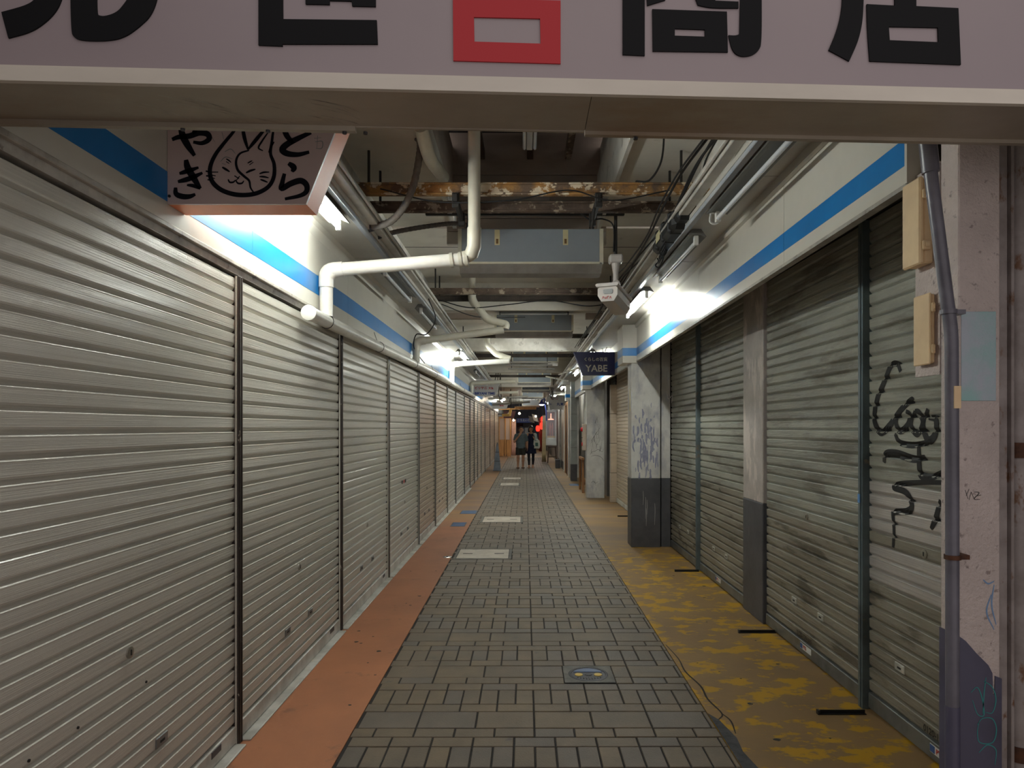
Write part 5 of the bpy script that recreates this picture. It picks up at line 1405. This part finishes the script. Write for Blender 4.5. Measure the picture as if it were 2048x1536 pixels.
text_part('こうえい食堂', .19, lambda u, v, d: (u, 50 - d, 2.12 + v), 'sign_white', t, 'lettering', thick=.004)
MB().box(-.66, .66, 50.01, 50.04, 2.28, 2.32, .004).build('top_bar', 'wood_dark', t)
for xx in (-.5, .5): MB().tube([(xx, 50.02, 2.32), (xx, 50.02, 3.4)], .008, 6).build('cord', 'rod', t)
t = thing('poster', 'brown poster pinned under the blue banner', 'poster', (-.4, 51.9, 1.3))
MB().box(-.62, -.2, 51.87, 51.9, 1.3, 1.92).build('sheet', 'poster_brown', t)
MB().box(-.58, -.24, 51.86, 51.87, 1.6, 1.85).build('picture', 'maroon', t)
t = thing('poster', 'grey poster of plain shapes under the blue banner', 'poster', (.2, 51.9, 1.0))
MB().box(-.15, .6, 51.87, 51.9, .9, 1.92).build('sheet', 'poster_grey', t)
MB().box(0.0, .35, 51.86, 51.87, 1.0, 1.6).build('picture', 'sign_white', t)
# tapered barrier
t = thing('barrier_cone', 'tall grey tapered barrier cone standing by the far shutters', 'cone', (-1.03, 25.2, 0))
MB().hexa([(-1.165, 25.06, .03), (-.895, 25.06, .03), (-.895, 25.33, .03), (-1.165, 25.33, .03), (-1.06, 25.16, .99), (-.99, 25.16, .99), (-.99, 25.23, .99), (-1.06, 25.23, .99)]).build('body', 'cone_grey', t)
MB().box(-1.185, -.875, 25.04, 25.35, 0, .03, .006).build('foot', 'cone_grey', t)
MB().box(-1.045, -1.005, 25.175, 25.215, .99, 1.04, .008).build('top_knob', 'cone_grey', t)
for z in (.35, .68): 
    k = .135 - .1 * (z - .03) / .96
    MB().box(-1.03 - k - .003, -1.03 + k + .003, 25.195 - k - .003, 25.195 + k + .003, z, z + .02).build('band', 'iron', t)

# clutter of pipes and wires far off
for i, (a, b, r, lab) in enumerate([((-1.3, 24.0, 2.62), (.1, 24.0, 2.70), .03, 'thin pipe crossing behind the biryani sign'), ((-1.3, 27.0, 2.50), (.2, 27.0, 2.62), .04, 'grey pipe crossing far beyond the biryani sign'),
                                    ((.9, 18.0, 3.0), (1.2, 14.0, 2.85), .02, 'pale pipe slanting near the navy sign'), ((.62, 20.0, 3.1), (1.1, 17.5, 2.8), .02, 'short pale brace near the navy sign')]):
    t = thing('ceiling_pipe', lab, 'pipe', a)
    MB().tube([a, b], r, 10).build('pipe_body', 'pvc' if i > 1 else 'tray', t, True)
    m = Vector(a).lerp(Vector(b), .5)
    MB().tube([m + (Vector(b) - m) * .02, m - (Vector(b) - m) * .02], r * 1.2, 10).build('coupling', 'iron', t, True)
rc = random.Random(23)
for k in range(8):
    y = 21 + k * 1.6; x = rc.choice((-rc.uniform(.6, .9), rc.uniform(.98, 1.1)))
    cable(['nearest', 'second nearest', 'third nearest', 'fourth nearest', 'fourth furthest', 'third furthest', 'second furthest', 'furthest'][k] + ' dark wire tangled under the far ceiling', [(x, y, 3.395), (x + rc.uniform(-.1, .05), y + .3, 2.75), (x + rc.uniform(-.1, .1), y + .8, 2.7 + rc.uniform(-.1, .1)), (x + rc.uniform(-.05, .1), y + 1.2, 3.395)], .012, 'wires tangled under the far ceiling')

# ------------------------------------------------------------------ people
def surface_nets(f, org, h):
    s = f < 0
    nx, ny, nz = f.shape
    c = np.zeros((nx - 1, ny - 1, nz - 1), int)
    for i in (0, 1):
        for j in (0, 1):
            for k in (0, 1): c += s[i:nx - 1 + i, j:ny - 1 + j, k:nz - 1 + k]
    act = (c > 0) & (c < 8)
    idx = -np.ones(act.shape, int); ijk = np.argwhere(act); idx[act] = np.arange(len(ijk))
    acc = np.zeros((len(ijk), 3)); cnt = np.zeros(len(ijk))
    cor = [(i, j, k) for i in (0, 1) for j in (0, 1) for k in (0, 1)]
    for a in range(8):
        for b in range(a + 1, 8):
            if sum(abs(p - q) for p, q in zip(cor[a], cor[b])) != 1: continue
            A = ijk + cor[a]; B = ijk + cor[b]
            fa = f[A[:, 0], A[:, 1], A[:, 2]]; fb = f[B[:, 0], B[:, 1], B[:, 2]]
            mm = (fa < 0) != (fb < 0)
            tt = np.where(mm, fa / np.where(mm, fa - fb, 1), 0)
            acc[mm] += (A + (B - A) * tt[:, None])[mm]; cnt[mm] += 1
    V = acc / cnt[:, None] * h + org
    F_ = []
    for ax in range(3):
        o = [(0, 1, 2), (1, 2, 0), (2, 0, 1)][ax]
        sl = [slice(None)] * 3; sl2 = [slice(None)] * 3
        sl[ax] = slice(0, -1); sl2[ax] = slice(1, None)
        e = s[tuple(sl)] != s[tuple(sl2)]
        E = np.argwhere(e)
        ok = (E[:, o[1]] > 0) & (E[:, o[2]] > 0) & (E[:, o[1]] < f.shape[o[1]] - 1) & (E[:, o[2]] < f.shape[o[2]] - 1)
        E = E[ok]
        d1 = np.zeros(3, int); d1[o[1]] = 1; d2 = np.zeros(3, int); d2[o[2]] = 1
        q = [E, E - d1, E - d1 - d2, E - d2]
        ids = [idx[p[:, 0], p[:, 1], p[:, 2]] for p in q]
        for r in zip(*ids):
            if min(r) >= 0: F_.append(r)
    return V, F_

def sdf_part(name, mat, parent, org, caps, lo, hi, h=.008, k=.02, cut=None):
    """caps: (p0, p1, r0, r1[, scale xyz]) tapered rods, smoothly joined"""
    gx, gy, gz = [np.arange(a, b, h) for a, b in zip(lo, hi)]
    X, Y, Z = np.meshgrid(gx, gy, gz, indexing='ij')
    f = np.full(X.shape, 1.0)
    for c in caps:
        p0, p1, r0, r1 = np.array(c[0], float), np.array(c[1], float), c[2], c[3]
        sc = np.array(c[4] if len(c) > 4 else (1, 1, 1), float)
        m = max(r0, r1) * max(sc) + .06
        a = np.minimum(p0, p1) - m; b = np.maximum(p0, p1) + m
        i0 = [max(0, int((a[q] - lo[q]) / h)) for q in range(3)]; i1 = [max(i0[q], int((b[q] - lo[q]) / h) + 2) for q in range(3)]
        S = tuple(slice(i0[q], i1[q]) for q in range(3))
        Q = np.stack([(X[S] - p0[0]) / sc[0], (Y[S] - p0[1]) / sc[1], (Z[S] - p0[2]) / sc[2]], -1)
        if Q.size == 0: continue
        d = (p1 - p0) / sc; L = (d ** 2).sum() + 1e-9
        t = np.clip((Q * d).sum(-1) / L, 0, 1)
        g_ = (np.sqrt(((Q - t[..., None] * d) ** 2).sum(-1)) - (r0 + (r1 - r0) * t)) * min(sc)
        kk = min(k, min(r0, r1) * .9)
        hh = np.maximum(kk - np.abs(f[S] - g_), 0) / kk
        f[S] = np.minimum(f[S], g_) - hh * hh * kk * .25
    if cut is not None: f = np.maximum(f, cut(X, Y, Z))
    V, F_ = surface_nets(f, np.array([gx[0], gy[0], gz[0]]), h)
    mb = MB(); mb.add([tuple(v + np.array(org)) for v in V], F_)
    return mb.build(name, mat, parent, 'all')

def hand(w, d, up, thumb, curl=.5, s=1.0):
    """palm and five fingers; w wrist, d pointing direction, up back-of-hand normal, thumb direction"""
    w, d, up, thumb = [np.array(q, float) for q in (w, d, up, thumb)]
    d = d / np.linalg.norm(d); thumb = thumb / np.linalg.norm(thumb); up = up / np.linalg.norm(up)
    out = []
    for q in (-.028, -.009, .010, .028): out.append((w + thumb * q * .7, w + d * .075 * s + thumb * q, .014, .012))
    for q, l in ((-.030, .055), (-.010, .07), (.011, .075), (.030, .068)):
        a = w + d * .075 * s + thumb * q; b = a + (d - up * curl * .5) * l * .5; c = b + (d * (1 - curl) - up * curl) * l * .5
        out += [(a, b, .0095, .009), (b, c, .009, .0075)]
    a = w + d * .02 + thumb * .025; b = a + (thumb * .8 + d * .6) * .035; c = b + (thumb * .2 + d) * .03
    out += [(a, b, .012, .010), (b, c, .010, .008)]
    return out

def person(label, loc, H0, kind):
    t = thing('person', label, 'person', loc)
    k = H0 / 1.62
    man = kind == 'man'
    sw = .185 if man else .16
    hipw = .095 if man else .09
    B = []
    ox, oy, oz = loc
    # legs: mid stride
    feet = ((-.11, -.06), (.09, .05)) if man else ((-.075, -.05), (.08, .06))
    fat = 1.0 if man else .86
    for s, (fx, fy) in zip((-1, 1), feet):
        hip = (s * hipw, 0, .83); kn = (s * hipw + (fx - s * hipw) * .5, fy * .5 - .03, .46); an = (fx, fy + .02, .085)
        B += [(hip, kn, .082 * fat, .056 * fat), (kn, (kn[0] + (an[0] - kn[0]) * .35, kn[1] + .025, .33), .052 * fat, .054 * fat), ((kn[0] + (an[0] - kn[0]) * .35, kn[1] + .025, .33), an, .052 * fat, .034 * fat),
              (an, (fx, fy - .03, .035), .034, .028), ((fx, fy + .045, .032), (fx, fy - .12, .025), .03, .026, (1.15, 1, .9)), ((fx - .02, fy - .10, .02), (fx - .02, fy - .145, .018), .014, .012), ((fx + .02, fy - .10, .02), (fx + .02, fy - .14, .018), .013, .011)]
    tw = 1.0 if man else .9
    B += [((-.05, 0, .86), (.05, 0, .86), .115 * tw, .115 * tw), ((0, 0, .9), (0, .0, 1.05), .118 * tw, .116 * tw, (1.2, .9, 1)), ((0, 0, 1.05), (0, .01, 1.22), .116 * tw, .122 * tw, (1.2, .9, 1)), ((-sw + .05, .01, 1.28), (sw - .05, .01, 1.28), .075, .075),
          ((0, .01, 1.30), (0, -.005, 1.41), .058 * tw, .05 * tw)]
    hx, hy, hz = (.015, -.015, 1.505) if man else (0, -.01, 1.515)
    B += [((hx, hy + .02, hz + .02), (hx, hy - .01, hz + .01), .088, .085, (.92, 1, 1.1)), ((hx, hy - .03, hz - .045), (hx, hy - .045, hz - .075), .062, .045, (.95, 1, 1)),
          ((hx, hy - .10, hz + .015), (hx, hy - .118, hz - .022), .011, .016), ((hx - .082, hy + .01, hz + .01), (hx - .085, hy + .015, hz - .025), .016, .012, (.6, 1, 1)), ((hx + .082, hy + .01, hz + .01), (hx + .085, hy + .015, hz - .025), .016, .012, (.6, 1, 1)),
          ((hx - .02, hy - .100, hz - .052), (hx + .02, hy - .100, hz - .052), .009, .009)]
    a_ = .046 if man else .038
    if man:
        # arm towards -x raised, hand at the chin
        sh = (-sw, .0, 1.30); el = (-sw - .055, -.08, 1.06); wr = (-.055, -.17, 1.30)
        B += [(sh, el, a_ + .008, a_), (el, wr, a_ - .002, .028)]
        B += hand(wr, (.5, .1, .85), (-.2, -1, .1), (-.8, 0, .5), .6)
        sh = (sw, .0, 1.30); el = (sw + .06, .03, 1.04); wr = (sw + .075, -.03, .82)
        B += [(sh, el, a_ + .008, a_), (el, wr, a_ - .002, .028)]
        B += hand(wr, (0, -.1, -1), (1, 0, 0), (0, -1, -.2), .4)
    else:
        sh = (-sw, .0, 1.29); el = (-sw - .035, .03, 1.04); wr = (-sw - .03, -.02, .83)
        B += [(sh, el, a_ + .006, a_), (el, wr, a_ - .002, .025)]
        B += hand(wr, (0, -.1, -1), (-1, 0, 0), (0, -1, -.2), .4, .92)
        sh = (sw, .0, 1.29); el = (sw + .055, .02, 1.06); wr = (sw - .02, -.16, 1.13)
        B += [(sh, el, a_ + .006, a_), (el, wr, a_ - .002, .025)]
        B += hand(wr, (-.5, -.4, .6), (0, -1, 0), (-.3, 0, .9), .8, .92)
    scl = lambda caps: [tuple([tuple(np.array(c[0]) * k), tuple(np.array(c[1]) * k), c[2] * k, c[3] * k] + list(c[4:])) for c in caps]
    lo, hi = (-.4, -.36, -.02), (.4, .24, 1.75)
    body = sdf_part('body', 'skin', t, loc, scl(B), lo, hi, .0075, .03)
    # face details
    for s in (-1, 1):
        MB().lathe((ox + (hx + s * .032) * k, oy + (hy - .088) * k, oz + (hz + .012) * k), [(.011, 0), (.009, -.006), (.001, -.008)], 10, 'Y').build('eye', 'hair', t)
        MB().box(ox + (hx + s * .032) * k - .016, ox + (hx + s * .032) * k + .016, oy + (hy - .094) * k, oy + (hy - .085) * k, oz + (hz + .036) * k, oz + (hz + .042) * k).build('eyebrow', 'hair', t)
    MB().box(ox + (hx - .02) * k, ox + (hx + .02) * k, oy + (hy - .112) * k, oy + (hy - .104) * k, oz + (hz - .054) * k, oz + (hz - .049) * k).build('mouth', 'sandal_tan', t)
    if man:
        hair = [((hx, hy + .03, hz + .045), (hx, hy + .005, hz + .05), .092, .088, (.95, 1, 1))]
        sdf_part('hair', 'hair', t, loc, scl(hair), (-.2, -.2, 1.3), (.2, .25, 1.75), .008, .02, lambda X, Y, Z: np.maximum(-(Z - (hz + .045) * k + (Y - hy * k) * .9), -10))
        for s in (-1, 1):
            MB().tube([(ox + (hx + s * .034 + .026 * math.cos(a)) * k, oy + (hy - .098) * k, oz + (hz + .012 + .02 * math.sin(a)) * k) for a in np.linspace(0, 2 * math.pi, 13)], .0025, 5).build('spectacle_rim', 'black', t)
        S = [((0, 0, .76), (0, 0, 1.02), .140, .140, (1.28, .95, 1)), ((0, 0, 1.02), (0, .01, 1.25), .140, .138, (1.28, .92, 1)), ((-sw + .04, .01, 1.285), (sw - .04, .01, 1.285), .085, .085),
             ((-sw, 0, 1.30), (-sw - .04, -.055, 1.13), .070, .068), ((sw, 0, 1.30), (sw + .045, .02, 1.12), .070, .068)]
        sdf_part('t_shirt', 'shirt', t, loc, scl(S), (-.4, -.3, .7), (.4, .25, 1.5), .008, .03, lambda X, Y, Z: np.maximum(.79 * k - Z, Z - 1.385 * k))
        P = [((-.06, 0, .80), (.06, 0, .80), .112, .112)]
        for s, (fx, fy) in zip((-1, 1), feet): P.append(((s * hipw, 0, .82), (s * hipw + (fx - s * hipw) * .45, fy * .45 - .02, .50), .104, .098))
        sdf_part('shorts', 'shorts', t, loc, scl(P), (-.4, -.3, .4), (.4, .25, 1.0), .008, .02, lambda X, Y, Z: np.maximum(.535 * k - Z, Z - .83 * k))
    else:
        hair = [((hx, hy + .03, hz + .04), (hx, hy + .01, hz + .045), .10, .096, (.98, 1, 1)), ((hx - .082, hy + .02, hz), (hx - .086, hy + .015, hz - .10), .034, .026), ((hx + .082, hy + .02, hz), (hx + .086, hy + .015, hz - .10), .034, .026), ((hx, hy + .07, hz), (hx, hy + .065, hz - .10), .07, .055, (1.3, 1, 1))]
        sdf_part('hair', 'hair', t, loc, scl(hair), (-.2, -.2, 1.3), (.2, .25, 1.75), .008, .02, lambda X, Y, Z: -np.maximum(np.maximum(Z - (hz + .055) * k, Y - (hy - .045) * k), np.abs(X - hx * k) - .062 * k))
        D = [((-.05, 0, .86), (.05, 0, .86), .125, .125), ((0, 0, .9), (0, 0, 1.07), .118, .114, (1.15, .95, 1)), ((0, 0, 1.07), (0, .01, 1.22), .114, .122, (1.2, .95, 1)), ((-.09, .01, 1.29), (.09, .01, 1.29), .07, .07), ((-.06, 0, .82), (-.085, -.01, .52), .125, .13), ((.06, 0, .82), (.09, .02, .52), .125, .13)]
        sdf_part('dress', 'dress', t, loc, scl(D), (-.4, -.3, .4), (.4, .25, 1.5), .008, .03, lambda X, Y, Z: np.maximum(.56 * k - Z, Z - 1.345 * k))
        L = []
        for s, (fx, fy) in zip((-1, 1), feet):
            hip = (s * hipw, 0, .80); kn = (s * hipw + (fx - s * hipw) * .5, fy * .5 - .03, .46); an = (fx, fy + .02, .12)
            mid = (kn[0] + (an[0] - kn[0]) * .35, kn[1] + .025, .33)
            L += [(hip, kn, .078, .055), (kn, mid, .052, .053), (mid, an, .053, .038)]
        sdf_part('leggings', 'leggings', t, loc, scl(L), (-.4, -.3, .05), (.4, .25, .9), .008, .02, lambda X, Y, Z: np.maximum(.12 * k - Z, Z - .8 * k))
        C = [((sw, 0, 1.29), (sw + .055, .02, 1.06), .062, .060), ((sw + .055, .02, 1.06), (sw + .0, -.12, 1.11), .058, .045), ((.11, .02, 1.28), (sw, .02, 1.28), .075, .07), ((.14, .03, 1.24), (.15, .04, .98), .06, .06)]
        sdf_part('cardigan', 'cardigan', t, loc, scl(C), (-.1, -.3, .8), (.4, .25, 1.5), .008, .03)
    for (fx, fy) in feet:
        m = 'sandal' if man else 'sandal_tan'
        sdf_part('sandal', m, t, loc, scl([((fx, fy + .05, .010), (fx, fy - .13, .010), .042, .044, (1, 1, .35)), ((fx - .04, fy - .07, .03), (fx + .04, fy - .07, .03), .02, .02, (1, 1.4, 1)), ((fx, fy - .07, .05), (fx, fy - .08, .052), .03, .03, (1.2, 1, .5))] + ([((fx - .036, fy + .03, .04), (fx + .036, fy + .03, .04), .02, .02)] if man else [])),
                 (-.3, -.35, -.01), (.3, .25, .16), .007, .01)
    return t
person('person in a grey t-shirt and dark shorts walking with a hand at the chin', (-.165, 26.5, 0), 1.61, 'man')
wm = person('person in a navy dress and dark leggings with a pale cardigan', (.235, 26.9, 0), 1.645, 'woman')
t = thing('tote_bag', 'white tote bag on the shoulder of the walker in the navy dress', 'bag', (.45, 26.85, .80))
bx, by = .455, 26.84
MB().prism([(bx - .13, .86), (bx - .11, .78), (bx + .11, .77), (bx + .14, .86), (bx + .12, 1.10), (bx - .11, 1.12)], by - .05, by + .05, 'Y').build('bag_body', 'tote', t)
for dy in (-.04, .04): MB().tube([tuple(p) for p in smooth_path([(bx - .07, by + dy, 1.11), (bx - .05, by + dy * .9, 1.25), (bx - .06, by + dy * .6, 1.37), (bx - .02, by + dy, 1.25), (bx + .07, by + dy, 1.10)], 6)], .010, 6).build('strap', 'tote', t, True)
MB().box(bx - .05, bx + .06, by - .053, by - .05, .86, 1.0).build('print', 'tote_print', t)
